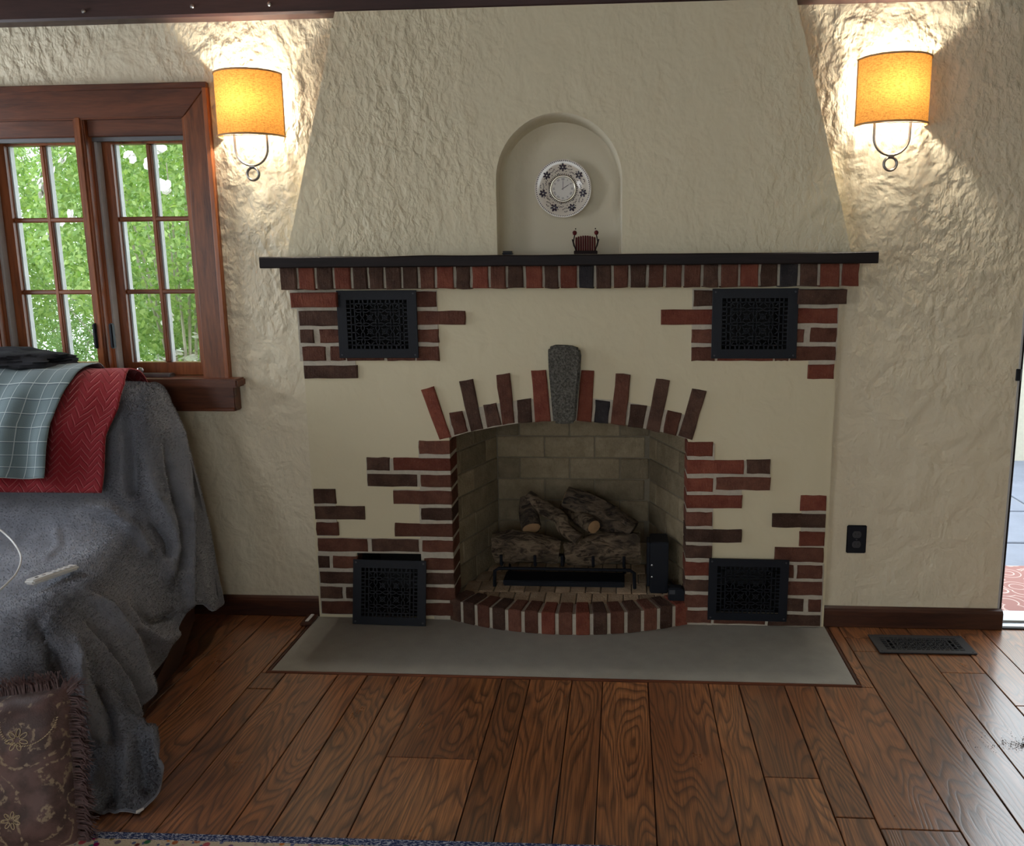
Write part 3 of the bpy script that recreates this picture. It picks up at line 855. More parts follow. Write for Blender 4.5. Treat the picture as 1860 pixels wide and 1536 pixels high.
# ------------------------------------------------------------------ grilles
def fret(W, H, mx, my, nx, nz, t=.005, bands=True):
    """plate lying in (x,z), centred, front at y=0: frame + pierced tracery. returns (frame, tracery)"""
    fr = MB()
    o = [(-W / 2, -H / 2), (W / 2, -H / 2), (W / 2, H / 2), (-W / 2, H / 2)]
    iw, ih = W - 2 * mx, H - 2 * my
    i_ = [(-iw / 2, -ih / 2), (iw / 2, -ih / 2), (iw / 2, ih / 2), (-iw / 2, ih / 2)]
    vs = [(p[0], y, p[1]) for y in (0, t) for p in o + i_]
    fs = []
    for k in range(4):
        k2 = (k + 1) % 4
        fs += [(k, k2, k2 + 4, k + 4), (k + 8, k + 12, k2 + 12, k2 + 8), (k, k + 8, k2 + 8, k2), (k + 4, k2 + 4, k2 + 12, k + 12)]
    fr.add(vs, fs)
    tr = MB(); r = .0022
    y = t / 2
    def bar(x0, z0, x1, z1, w=.0045):
        d = Vector((x1 - x0, 0, z1 - z0)); L = d.length; d /= L; n = Vector((-d.z, 0, d.x)) * w / 2
        a = Vector((x0, 0, z0)); c = Vector((x1, 0, z1))
        q = [a - n, c - n, c + n, a + n]
        tr.add([(p.x, .0006, p.z) for p in q] + [(p.x, t, p.z) for p in q], [(0, 1, 2, 3), (7, 6, 5, 4), (0, 4, 5, 1), (2, 6, 7, 3), (0, 3, 7, 4), (1, 5, 6, 2)])
    bw = min(iw, ih) * .17 if bands else 0
    # ladder bands of small square openings along the sides, a row along top and bottom
    bx = iw * .13; bz = ih * .075
    cw, chh = iw - 2 * bx, ih - 2 * bz
    for s in (-1, 1):
        bar(s * cw / 2, -ih / 2, s * cw / 2, ih / 2)
        bar(s * (cw / 2 + bx * .5), -ih / 2, s * (cw / 2 + bx * .5), ih / 2, .004)
        bar(-iw / 2, s * chh / 2, iw / 2, s * chh / 2)
        m = int(ih / .0145)
        for k in range(1, m):
            z = -ih / 2 + ih * k / m
            x0 = s * (cw / 2 + (bx * .5 if k % 2 else 0)); x1 = s * iw / 2
            bar(min(x0, x1), z, max(x0, x1), z, .0055 if k % 2 else .004)
        m = int(cw / .017)
        for k in range(1, m):
            x = -cw / 2 + cw * k / m
            bar(x, s * chh / 2, x + .002 * (1 if k % 2 else -1), s * ih / 2, .0055)
    # interlaced four-petal tracery
    px, pz = cw / nx, chh / nz
    for i in range(nx):
        for j in range(nz):
            c = (-cw / 2 + px * (i + .5), -chh / 2 + pz * (j + .5))
            for q in range(4):
                ang = q * math.pi / 2
                dx, dz = math.cos(ang), math.sin(ang)
                # petal outline: two arcs from centre to cell edge
                prev = [None, None]
                for k in range(9):
                    tt = k / 8
                    wv = math.sin(math.pi * tt) * .24
                    for sgn in (0, 1):
                        s = 1 if sgn else -1
                        ax = dx * tt * .5 + -dz * wv * s * .5; az = dz * tt * .5 + dx * wv * s * .5
                        p = (c[0] + ax * px, c[1] + az * pz)
                        if prev[sgn]: bar(*prev[sgn], *p, .0034)
                        prev[sgn] = p
                # corner quarter ring
            bar(c[0] - px / 2, c[1] - pz / 2, c[0] - px * .26, c[1] - pz * .26, .0034); bar(c[0] + px / 2, c[1] + pz / 2, c[0] + px * .26, c[1] + pz * .26, .0034)
            bar(c[0] - px / 2, c[1] + pz / 2, c[0] - px * .26, c[1] + pz * .26, .0034); bar(c[0] + px / 2, c[1] - pz / 2, c[0] + px * .26, c[1] - pz * .26, .0034)
    for i in range(nx + 1):
        for j in range(nz + 1):
            c = (-cw / 2 + px * i, -chh / 2 + pz * j); rr = min(px, pz) * .17
            if 0 < i < nx and 0 < j < nz:
                for k in range(10):
                    a0, a1 = 2 * math.pi * k / 10, 2 * math.pi * (k + 1) / 10
                    bar(c[0] + rr * math.cos(a0), c[1] + rr * math.sin(a0), c[0] + rr * math.cos(a1), c[1] + rr * math.sin(a1), .0034)
    sc = MB()
    return fr, tr
def grille(name, label, W, H, loc, rot, mat, nx, nz, mx, my, group=None, cat='vent grille'):
    t = thing(name, label, cat, loc, group)
    t.rotation_euler = rot
    fr, tr = fret(W, H, mx, my, nx, nz)
    sv = dict(WLOC)
    WLOC[t.name] = Vector((0, 0, 0))
    fr.build('frame', mat, t, bevel=.0012, seg=1)
    tag(tr.build('tracery', mat, t), kind='stuff')
    for sx in (-1, 1):
        for sz in (-1, 1):
            MB().lathe([(0, .0022), (.003, .0018), (.0042, 0)], (sx * (W / 2 - .012), .0003, sz * (H / 2 - .012)), n=10).build('screw', M_GREYIRON, t, True)
    return t
def gc(g): return (g[0] + g[1]) / 2, (g[2] + g[3]) / 2, g[1] - g[0], g[3] - g[2]
x, z, w, h = gc(G_LU); grille('wall_grille', 'black pierced iron grille below the mantel on the window side', w, h, (x, -.021, z), (0, 0, 0), M_BLACK, 3, 3, .038, .036)
x, z, w, h = gc(G_RU); grille('wall_grille', 'black pierced iron grille below the mantel on the doorway side', w, h, (x, -.021, z), (0, 0, 0), M_BLACK, 3, 3, .038, .036)
x, z, w, h = gc(G_RL); grille('wall_grille', 'black pierced iron grille screwed to the bricks just above the slate hearth', w, h, (x, -.021, z), (0, math.radians(.4), 0), M_BLACK, 3, 3, .034, .032)
p0, p1 = onZ(640, 1135, .002), onZ(772, 1140, .002)
lean = math.radians(-10.5)
gw = .302; gh = .262
grille('loose_grille', 'loose black grille leaning on the brickwork below an uncovered duct opening', gw, gh,
       ((p0[0] + p1[0]) / 2, -.076 + .5 * gh * math.sin(-lean), .004 + .5 * gh * math.cos(lean)), (lean, 0, math.radians(-1.5)), M_BLACK, 3, 3, .036, .034)
tag(grille('floor_register', 'grey cast floor register with pierced scrollwork beside the right baseboard', .353, .152, (1.127, -.150, .0075), (math.radians(-90), 0, math.radians(.5)), M_GREYIRON, 6, 2, .035, .025, cat='floor register'))
w_ = MB().box(-.148, .148, .270, .273, -.058, .058)
w_.box(-.148, -.145, .009, .272, -.058, .058).box(.145, .148, .009, .272, -.058, .058).box(-.148, .148, .009, .272, -.058, -.055).box(-.148, .148, .009, .272, .055, .058)
w_.build('duct_well', M_VOID, bpy.data.objects['floor_register'])

# ------------------------------------------------------------------ gas log set
def bark_mat(name, c0, c1, c2):
    t = NT(name)
    v = t.coord(offset=t.rnd_offset(9))
    n1 = t.noise(t.coord(scale=(.32, 1, .8), rot=(0, .35, 0), offset=t.rnd_offset(9)), 48, 5, .6, 1.2)
    n2 = t.noise(v, 6, 3)
    col = t.mix(t.ramp(n1, [(.38, (0, 0, 0)), (.58, (1, 1, 1))]), c0, c1)
    col = t.mix(t.ramp(n2, [(.50, (0, 0, 0)), (.68, (.85, .85, .85))]), col, c2)
    t.set('Base Color', col); t.set('Roughness', .95); t.set('Specular IOR Level', .2)
    t.bump(n1, 1.0, .020)
    return t.m
M_BARK = bark_mat('grey_brown_bark', (.035, .026, .019), (.215, .160, .105), (.05, .04, .03))
M_CHAR = bark_mat('charred_bark', (.03, .025, .022), (.14, .105, .072), (.02, .017, .015))
M_CUT = simple('pale_split_wood', (.36, .22, .11), .85, 0, .25, 25, .5, 40)
def log(name, label, pts, rad, mat, ends=(True, True), seed=0, n=26):
    P = [Vector(p) for p in pts]
    # resample smoothly
    res = []
    rr = []
    K = 16
    ctrl = [P[0] * 2 - P[1]] + P + [P[-1] * 2 - P[-2]]
    R = [rad[0]] + list(rad) + [rad[-1]]
    for i in range(1, len(ctrl) - 2):
        for k in range(K if i < len(ctrl) - 3 else K + 1):
            t = k / K
            a, b_, c, d = ctrl[i - 1:i + 3]
            res.append(.5 * ((2 * b_) + (c - a) * t + (2 * a - 5 * b_ + 4 * c - d) * t * t + (3 * b_ - a - 3 * c + d) * t ** 3))
            rr.append(R[i] * (1 - t) + R[i + 1] * t)
    def bump(q, p, r, s, an):
        along = s * (P[-1] - P[0]).length
        g = mnoise.noise(Vector((math.cos(an) * 2.2 + seed, math.sin(an) * 2.2, along * 7)))
        g2 = abs(mnoise.noise(Vector((math.cos(an) * 6 + seed, math.sin(an) * 6, along * 22))))
        return p + (q - p) * (1 + .22 * g - .16 * g2 + .05)
    b = MB().tube(res, rr, n, cap=True, bump=bump)
    base = min(P, key=lambda p: p.z)
    t = thing(name, label, 'log', tuple(P[0]))
    body = b.build('bark', mat, t, smooth=True)
    body.location = -P[0]; WLOC[body.name] = Vector((0, 0, 0))
    for e, i in zip(ends, (0, -1)):
        if not e: continue
        d = (res[0] - res[1]).normalized() if i == 0 else (res[-1] - res[-2]).normalized()
        c = res[i] + d * .002; r = rr[i] * .92
        ref = Vector((0, 0, 1)) if abs(d.z) < .9 else Vector((1, 0, 0))
        a = (ref - d * ref.dot(d)).normalized(); bb = d.cross(a)
        m = MB(); vs = [c + d * .004]
        for k in range(18):
            an = 2 * math.pi * k / 18; q = r * (1 + .12 * mnoise.noise(Vector((an, seed, 1))))
            vs.append(c + (a * math.cos(an) + bb * math.sin(an)) * q)
        vs += [v - d * .01 for v in vs[1:]]
        m.add(vs, [(0, k + 1, (k + 1) % 18 + 1) for k in range(18)] + [(k + 1, k + 19, (k + 1) % 18 + 19, (k + 1) % 18 + 1) for k in range(18)])
        e_ = m.build('cut_end', M_CUT, t, smooth=False); e_.location = -P[0]
    return t
def lp(x, y, d):   # firebox crop coordinates at depth d
    return tuple(onY(800 + x / 3.839, 760 + y / 3.839, d))
log('log', 'thick bark-covered log lying across the left half of the grate', [lp(385, 905, .21), lp(520, 885, .205), lp(680, 905, .20), lp(830, 930, .20)], [.064, .067, .060, .048], M_BARK, (False, False), 1)
log('log', 'thick bark-covered log lying across the right half of the grate', [lp(875, 945, .20), lp(1050, 915, .20), lp(1220, 905, .205), lp(1390, 900, .21)], [.046, .062, .066, .063], M_BARK, (False, False), 4)
log('log', 'short upright branch with a pale split foot on the left log', [lp(600, 545, .30), lp(615, 640, .27), lp(635, 765, .205)], [.026, .038, .041], M_CHAR, (False, True), 8, 20)
log('log', 'crooked thin branch slanting down between the two front logs', [lp(610, 530, .29), lp(720, 630, .26), lp(835, 690, .23), lp(870, 770, .20), lp(970, 845, .165)], [.022, .031, .030, .029, .026], M_BARK, (False, False), 13, 20)
log('log', 'large dark furrowed log slanting across the back right of the grate', [lp(870, 545, .33), lp(1010, 600, .32), lp(1170, 690, .30), lp(1330, 800, .27)], [.046, .056, .058, .055], M_CHAR, (True, False), 17)
log('log', 'small round log with pale sawn end poking forward under the slanting log', [lp(870, 620, .40), lp(960, 680, .30), lp(1070, 755, .205)], [.030, .034, .031], M_BARK, (False, True), 21, 20)

gr = thing('log_grate', 'black iron grate with upturned prongs holding the gas logs', 'grate', (-.25, .2, HZ))
def gpart(name, pts, r): 
    o = MB().tube(pts, r, 8).build(name, M_BLACK, gr, True); return o
gz = onY(800 + 850 / 3.839, 760 + 1050 / 3.839, .125)[2]
xa, xb = lp(395, 1050, .125)[0], lp(1335, 1050, .125)[0]
gpart('front_bar', [(xa - .012, .125, HZ + .01), (xa - .010, .125, gz - .012), (xa + .008, .125, gz), (xb - .008, .125, gz), (xb + .010, .125, gz - .012), (xb + .012, .125, HZ + .01)], .0075)
gpart('rear_bar', [(xa + .03, .30, HZ + .01), (xa + .03, .30, gz), (xb - .03, .30, gz), (xb - .03, .30, HZ + .01)], .0075)
for cxp in (425, 660, 850, 1065, 1280):
    x_ = lp(cxp, 1000, .125)[0]
    gpart('prong', [(x_, .31, gz + .012), (x_, .135, gz + .012), (x_, .122, gz + .02), (x_, .119, gz + .06)], .0065)
b = MB().box(xa + .02, xb - .03, .15, .27, HZ + .002, HZ + .026); b.build('burner_pan', M_BLACK, gr, bevel=.004)
vb = thing('gas_valve_box', 'tall black metal gas valve box beside the logs', 'valve box', (.146, .13, HZ))
def vx(x, d): return lp(x, 1000, d)[0]
MB().box(vx(1462, .10), vx(1590, .10), .10, .22, HZ, lp(1500, 862, .10)[2]).build('case', M_BLACK, vb, bevel=.004)
MB().box(vx(1440, .12), vx(1462, .12), .125, .20, HZ + .02, lp(1500, 862, .10)[2] - .01).build('side_flange', M_BLACK, vb, bevel=.002, seg=1)
for zz in (.16, .21): MB().lathe([(0, .003), (.004, .002), (.005, 0)], (vx(1475, .1), .1, zz), n=10).build('screw', M_CHROME, vb, True)
sb = thing('remote_receiver', 'small rounded black receiver box standing at the right end of the brick curb', 'receiver', (.22, .03, .095))
MB().prism([(vx(1592, .01), .0955), (vx(1712, .01), .0955), (vx(1712, .01), .133), (vx(1690, .01), .150), (vx(1592, .01), .151)], .005, .05).build('case', M_BLACK, sb, bevel=.004)
MB().box(vx(1600, .0), vx(1640, .0), .003, .006, .125, .142).build('display', M_GREYIRON, sb)

# ------------------------------------------------------------------ niche objects
def ceramic(name, col):
    t = NT(name); t.set('Base Color', (*col, 1)); t.set('Roughness', .18); t.set('Coat Weight', .4)
    f = t.noise(t.coord(), 30, 2); t.set('Base Color', t.mix(f, tuple(c * .97 for c in col), col))
    return t.m
M_CER = ceramic('white_glazed_ceramic', (.78, .72, .62))
M_INK = simple('purple_black_glaze', (.022, .012, .028), .25)
M_DIAL = simple('white_dial', (.75, .72, .66), .5, 0, .03)
CY = .045
cc = onY(1023, 343, CY); R = .106
ck = thing('plate_clock', 'round white ceramic plate clock with purple-black flowers hung in the arched niche', 'clock', (cc[0], CY, cc[2]))
WLOC[ck.name] = Vector((0, 0, 0))
MB().lathe([(0, .004), (.050, .006), (.056, .010), (.085, .013), (R - .004, .018), (R, .017), (R - .002, .013), (.06, .0), (0, 0)], (0, 0, 0), n=64).build('plate', M_CER, ck, True)
def yp(r): return -float(np.interp(r, [0, .05, .056, .085, R - .004, R], [.004, .006, .010, .013, .018, .017])) - .0009
def blob(mb, pts2):
    n = len(pts2); b0 = len(mb.v)
    cxx = sum(p[0] for p in pts2) / n; czz = sum(p[1] for p in pts2) / n
    mb.v.append((cxx, yp(math.hypot(cxx, czz)) - .0012, czz))
    for p in pts2: mb.v.append((p[0], yp(math.hypot(*p)) - .0004, p[1]))
    mb.f += [(b0, b0 + 1 + i, b0 + 1 + (i + 1) % n) for i in range(n)]
def ell(cx_, cz_, a, b_, th, n=10):
    return [(cx_ + a * math.cos(t) * math.cos(th) - b_ * math.sin(t) * math.sin(th), cz_ + a * math.cos(t) * math.sin(th) + b_ * math.sin(t) * math.cos(th)) for t in [2 * math.pi * i / n for i in range(n)]]
for k in range(7):
    th = math.pi / 2 + 2 * math.pi * k / 7
    fxx, fzz = .077 * math.cos(th), .077 * math.sin(th)
    mb = MB()
    for q in range(6):
        a = th + q * math.pi / 3
        blob(mb, ell(fxx + .0085 * math.cos(a), fzz + .0085 * math.sin(a), .0068, .0038, a))
    fl = mb.build('flower', M_INK, ck)
    mb = MB(); blob(mb, [(p[0], p[1]) for p in ell(fxx, fzz, .0024, .0024, 0)]); mb.v = [(v[0], v[1] - .0006, v[2]) for v in mb.v]
    mb.build('flower_centre', M_CER, fl)
    mb = MB(); th2 = th + math.pi / 7
    for q in range(-3, 4):
        a = th2 + q * .085; r_ = .076 + .010 * math.sin(q * 1.1)
        blob(mb, ell(r_ * math.cos(a), r_ * math.sin(a), .0040, .0013, a + (1.2 if q % 2 else 2.4), 6))
        blob(mb, ell((r_ - .012) * math.cos(a), (r_ - .012) * math.sin(a), .0034, .0012, a + (2.2 if q % 2 else .9), 6))
    mb.build('vine', M_INK, ck)
for r_, n_ in ((R - .006, 90), (.053, 48)):
    mb = MB()
    for k in range(n_):
        a = 2 * math.pi * k / n_
        blob(mb, ell(r_ * math.cos(a), r_ * math.sin(a), .0035, .0013, a + .5, 6))
    tag(mb.build('rope_border', M_INK, ck), kind='stuff')
MB().ring((0, -.011, 0), .046, .0045, 'y', 48, 10).build('bezel', simple('gilt_silver_bezel', (.62, .58, .48), .2, 1.0), ck, True)
dl = MB().lathe([(0, .0125), (.044, .0125), (.044, .006)], (0, 0, 0), n=48).build('dial', M_DIAL, ck)
def hand(ang, L, w, name):
    d = Vector((math.sin(ang), 0, math.cos(ang))); n_ = Vector((d.z, 0, -d.x))
    q = [-d * .006 - n_ * w, d * L * .6 - n_ * w * 1.2, d * L, d * L * .6 + n_ * w * 1.2, -d * .006 + n_ * w]
    MB().prism([(p.x, p.z) for p in q], -.0148, -.0140).build(name, M_INK, dl)
hand(math.radians(1), .038, .0007, 'minute_hand'); hand(math.radians(58), .033, .0009, 'hour_hand')
def text_part(s_, size, x_, z_, ang, parent, mat, y_):
    cu = bpy.data.curves.new('numeral', 'FONT'); cu.body = s_; cu.size = size; cu.align_x = 'CENTER'; cu.align_y = 'CENTER'; cu.extrude = .0002
    tmp = bpy.data.objects.new('numeral_text', cu); COL.objects.link(tmp)
    dg = bpy.context.evaluated_depsgraph_get()
    me = bpy.data.meshes.new_from_object(tmp.evaluated_get(dg))
    bpy.data.objects.remove(tmp)
    o = link('numeral', me, None, parent); me.materials.clear(); me.materials.append(mat)
    o.rotation_euler = (math.radians(90), ang, 0); o.location = (x_, y_, z_)
    return o
ROM = ['XII', 'I', 'II', 'III', 'IIII', 'V', 'VI', 'VII', 'VIII', 'IX', 'X', 'XI']
for i, s_ in enumerate(ROM):
    a = 2 * math.pi * i / 12
    text_part(s_, .0105, .034 * math.sin(a), .034 * math.cos(a), a, dl, M_INK, -.0130)

nh = thing('napkin_holder', 'dark red napkin holder with tulip finials standing in the niche', 'napkin holder', (fx(1064, 460, -.02), -.02, 1.464))
WLOC[nh.name] = Vector((0, 0, 0))
M_DKRED = simple('dark_red_lacquer', (.085, .008, .009), .6, 0, .3, 60, spec=.2)
M_DKWOOD = simple('dark_stained_wood', (.014, .007, .007), .7, spec=.2)
MB().box(-.043, .043, -.025, .025, 0, .013).build('base', M_DKWOOD, nh, bevel=.002, seg=1)
mb = MB()
for k in range(9):
    x0 = -.038 + k * .0085
    zt_ = .058 + .010 * math.sin(math.pi * (k + 1.5) / 11)
    mb.box(x0, x0 + .0065, -.012 - .003 * (k % 2), .012, .012, zt_)
mb.build('napkins', M_DKRED, nh, bevel=.002, seg=1)
for s in (-1, 1):
    st = MB().tube([(s * .036, -.016, .013), (s * .045, -.016, .045), (s * .040, -.016, .07)], .0022, 6).build('stem', M_DKWOOD, nh, True)
    MB().lathe([(0, 0), (.006, .003), (.0085, .010), (.006, .016), (0, .018)], (s * .040, -.016, .068), axis='z', n=12).build('tulip', M_DKRED, st, True)
    MB().prism([(s * .036, .015), (s * .047, .055), (s * .051, .054), (s * .045, .03)], -.019, -.013).build('leaf', M_DKWOOD, st)
    MB().lathe([(0, -.003), (.003, 0), (0, .003)], (s * .0365, -.016, .092), axis='z', n=8).build('bud', M_DKWOOD, st, True)
kbx = fx(922, 460, -.02)
bt = thing('trinket_box', 'tiny black box at the left corner of the niche', 'box', (kbx, -.02, 1.464)); WLOC[bt.name] = Vector((0, 0, 0))
MB().box(-.020, .020, -.014, .014, 0, .009).build('case', M_BLACK, bt, bevel=.003)
MB().box(-.019, .019, -.013, .013, .0095, .014).build('lid', M_BLACK, bt, bevel=.003)

# ------------------------------------------------------------------ wall sconces
def shade_mat():
    t = NT('amber_linen_shade')
    v = t.coord(scale=(.22, .22, 1))
    slub = t.noise(v, 420, 3, .6); v2 = t.noise(t.coord(scale=(1, 1, .3)), 300, 2)
    f = t.ramp(t.math('ADD', t.math('MULTIPLY', slub, .7), t.math('MULTIPLY', v2, .3)), [(.38, (.55, .55, .55)), (.55, (1, 1, 1))])
    col = t.mix(1.0, f, (.92, .40, .075), 'MULTIPLY')
    df = t.n('ShaderNodeBsdfDiffuse', Color=t.mix(1.0, f, (.45, .25, .08), 'MULTIPLY'))
    tl = t.n('ShaderNodeBsdfTranslucent', Color=col)
    mx = t.n('ShaderNodeMixShader', i0=.085, i1=df.outputs[0], i2=tl.outputs[0])
    t.t.links.new(mx.outputs[0], t.out.inputs[0])
    return t.m
M_SHADE = shade_mat()
M_SHADETRIM = simple('tan_shade_binding', (.45, .28, .14), .8)
M_SHADEIN = simple('white_shade_lining', (.8, .78, .72), .7)
def bulb_mat():
    t = NT('lit_bulb'); t.set('Emission Color', (1, .86, .62, 1)); t.set('Emission Strength', 30.0)
    t.set('Base Color', (1, .95, .85, 1)); return t.m
M_BULB = bulb_mat()
def sconce(xc, z0, label, turn, W=.250, Hh=.222, bow=.120, gap=.014):
    t = thing('wall_sconce', label, 'wall lamp', (xc, YW, z0 - .16), 'wall sconces beside the hood'); WLOC[t.name] = Vector((0, 0, 0))
    zb = .16; zt_ = zb + Hh
    # shade: shallow curved shield, open at top, bottom and against the wall
    n = 28
    def arc(s, out=0.0):
        a = math.pi * s
        x_, y_ = -math.cos(a) * (W / 2 + out), -(bow + out) * math.sin(a) ** .9
        return (x_ * math.cos(turn) - y_ * math.sin(turn), x_ * math.sin(turn) + y_ * math.cos(turn) - gap)
    P = np.array([[(*arc(i / n), zb + Hh * j / 6) for i in range(n + 1)] for j in range(7)])
    MB().grid(P).build('shade', M_SHADE, t, True)
    for zz in (zb, zt_):
        MB().tube([(*arc(i / n, .0012), zz) for i in range(n + 1)], .0034, 6).build('shade_binding', M_SHADETRIM, t, True)
    for i in (0, n):
        MB().tube([(*arc(i / n), zb), (*arc(i / n), zt_)], .003, 6).build('shade_binding', M_SHADETRIM, t, True)
    # frame wires, back plate, U-shaped rod with ring
    MB().box(-.055, .055, -.012, 0, zb + .03, zb + .15).build('back_plate', M_CHROME, t, bevel=.004)
    for xx in (-.04, .04):
        MB().tube([(xx, -.012, zb + .06), (xx, -.05, zb + .02), (xx * 1.5, -.075, zb + .004)], .002, 6).build('shade_wire', M_IRONLOOP, t, True)
    MB().tube([(-.12, -.045, zb + .004), (-.04, -.055, zb + .006), (.04, -.055, zb + .006), (.12, -.045, zb + .004)], .0016, 6).build('shade_wire', M_IRONLOOP, t, True)
    r = .062; zc = .118 - .0
    U = [(-r, -.045, zb + .05), (-r, -.045, zc)] + [(-r * math.cos(a), -.045, zc - .062 * math.sin(a)) for a in [math.pi * k / 16 for k in range(1, 16)]] + [(r, -.045, zc), (r, -.045, zb + .05)]
    MB().tube(U, .0048, 8).build('rod', M_IRONLOOP, t, True)
    MB().tube([(-.010, -.045, .054), (.010, -.045, .054)], .0085, 10).build('collar', M_CHROME, t, True)
    MB().ring((0, -.045, .026), .0225, .0052, 'y', 28, 8).build('ring', M_IRONLOOP, t, True)
    # lamp holder, bulb and its light
    MB().tube([(0, -.012, zb + .07), (0, -.062, zb + .06), (0, -.062, zb + .085)], .010, 10).build('lamp_holder', M_CHROME, t, True)
    MB().lathe([(0, 0), (.010, .002), (.014, .018), (.019, .034), (.016, .050), (.006, .058), (0, .059)], (0, -.062, zb + .085), axis='z', n=16).build('bulb', M_BULB, t, True)
    L = bpy.data.lights.new('sconce_light', 'POINT'); L.energy = SCONCE_W; L.color = (1.0, .91, .77); L.shadow_soft_size = .022
    lo = bpy.data.objects.new('sconce_light', L); COL.objects.link(lo); lo.parent = t; lo.location = (0, -.062, zb + .117)
    return t
SCONCE_W = 84.0
sconce(-1.390, 1.905, 'lit half-round amber linen sconce on the wall between window and hood', math.radians(-5.5))
sconce(.948, 1.905, 'lit half-round amber linen sconce on the wall on the doorway side of the hood', math.radians(5.5))

# outlet
ox, oz = (.875 + .954) / 2, (.415 + .303) / 2
ou = thing('wall_outlet', 'black duplex outlet plate low on the wall right of the fireplace', 'outlet', (ox, YW, oz)); WLOC[ou.name] = Vector((0, 0, 0))
MB().box(-.038, .038, -.006, 0, -.057, .057).build('cover_plate', M_BLACK, ou, bevel=.003)
for s in (-1, 1):
    rc = MB().prism([(.017 * math.cos(a), s * .020 + max(-.0135, min(.0135, .017 * math.sin(a)))) for a in [2 * math.pi * k / 20 for k in range(20)]], -.0085, -.004).build('receptacle', M_GREYIRON, ou)
    for sx, hh in ((-.0062, .004), (.0062, .0032)):
        MB().box(sx - .0011, sx + .0011, -.0090, -.0082, s * .020 + .002 - hh, s * .020 + .002 + hh).build('slot', M_VOID, rc)
MB().lathe([(0, .0015), (.003, .001), (.0035, 0)], (0, -.006, 0), n=10).build('screw', M_GREYIRON, ou, True)

# ------------------------------------------------------------------ sofa under a blanket
M_UPH = simple('dark_upholstery', (.06, .05, .05), .9)
M_SOFAWOOD = wood('dark_sofa_wood', (.018, .006, .004), (.05, .017, .010), .4, 'y')
so = thing('sofa', 'high-backed sofa hidden under a grey plush blanket, dark curved wooden foot showing', 'sofa', (-2.5, -.6, 0))
MB().box(-3.33, -1.70, -1.05, -.34, .16, .425).build('seat', M_UPH, so, bevel=.03)
b = MB(); b.add([(x_, y_, z_) for x_ in (-3.33, -1.76) for (y_, z_) in ((-.10, .2), (-.36, .2), (-.27, .94), (-.13, .95))],
                [(0, 1, 2, 3), (7, 6, 5, 4), (0, 4, 5, 1), (1, 5, 6, 2), (2, 6, 7, 3), (3, 7, 4, 0)])
b.build('backrest', M_UPH, so, bevel=.03)
# curved wooden skid at the open end
sk = []
for i in range(15):
    t = i / 14; yk = -.30 - .50 * t
    sk.append((-1.62 + .075 * t ** 1.5, yk, .015 + .20 * (1 - t) ** 2.2))
prof = []
for (x_, y_, z_) in sk:
    prof.append([(x_ - .03, y_, max(z_ - .10, .0)), (x_, y_, max(z_ - .10, .0)), (x_ + .012, y_, z_ + .045), (x_ - .03, y_, z_ + .06)])
P = np.array(prof); mb = MB().grid(np.concatenate([P, P[:, :1]], axis=1)); mb.f += [tuple(range(4)), tuple(14 * 5 + k for k in range(4))]
mb.build('foot', M_SOFAWOOD, so, True)
for xx, yy_ in ((-1.78, -.98), (-3.25, -.98), (-3.25, -.16)):
    MB().lathe([(0, 0), (.022, 0), (.032, .10), (.036, .165), (0, .165)], (xx, yy_, 0), axis='z', n=14).build('leg', M_SOFAWOOD, so, True)

def cr(P, n, axis):
    """catmull-rom resample of control array along axis"""
    P = np.moveaxis(P, axis, 0); k = len(P)
    Q = np.concatenate([2 * P[:1] - P[1:2], P, 2 * P[-1:] - P[-2:-1]])
    t = np.linspace(0, k - 1 - 1e-6, n); i = t.astype(int); f = (t - i).reshape(-1, *[1] * (P.ndim - 1))
    a, b_, c, d = Q[i], Q[i + 1], Q[i + 2], Q[i + 3]
    r = .5 * (2 * b_ + (c - a) * f + (2 * a - 5 * b_ + 4 * c - d) * f ** 2 + (3 * b_ - a - 3 * c + d) * f ** 3)
    return np.moveaxis(r, 0, axis)
BR = [  # y, z, edge x, (mid x, mid z), (hem x, hem z)
    (-.065, .35, -1.74, -1.68, .25, -1.65, .14), (-.075, .80, -1.74, -1.665, .45, -1.615, .10), (-.10, .95, -1.74, -1.655, .55, -1.605, .085),
    (-.18, 1.005, -1.73, -1.645, .58, -1.59, .10), (-.27, .98, -1.72, -1.63, .56, -1.575, .14), (-.335, .86, -1.71, -1.625, .50, -1.565, .19),
    (-.385, .68, -1.71, -1.615, .42, -1.56, .215), (-.46, .545, -1.70, -1.61, .34, -1.555, .20), (-.60, .475, -1.68, -1.59, .30, -1.55, .145),
    (-.85, .462, -1.63, -1.53, .28, -1.49, .12), (-1.04, .445, -1.60, -1.47, .27, -1.40, .12), (-1.13, .37, -1.57, -1.40, .22, -1.31, .13),
    (-1.185, .21, -1.53, -1.37, .12, -1.275, .06), (-1.225, .07, -1.50, -1.36, .05, -1.26, .03), (-1.29, .018, -1.46, -1.36, .017, -1.27, .017)]
G = np.zeros((len(BR), 7, 3))
for i, (y_, z_, ex, mx_, mz, hx, hz) in enumerate(BR):
    dz = min(.05, max(0.0, (z_ - hz) * .25))
    G[i] = [(-3.33, y_, z_), (-2.5, y_, z_), (ex - .22, y_, z_), (ex - .06, y_, z_ - dz * .12), (ex, y_, z_ - dz), (mx_, y_, mz), (hx, y_, hz)]
S, T = 300, 270
B3 = cr(cr(G, S, 0), T, 1)
si = np.linspace(0, len(BR) - 1, S)[:, None]; ti = np.linspace(0, 6, T)[None, :]
side = np.clip((ti - 4.0) / 2.0, 0, 1)
yv = B3[:, :, 1]; xv = B3[:, :, 0]
fold = np.sin(yv * 21 + 2 + .8 * np.sin(yv * 7)) * .45
B3[:, :, 0] += side ** 1.2 * .020 * fold
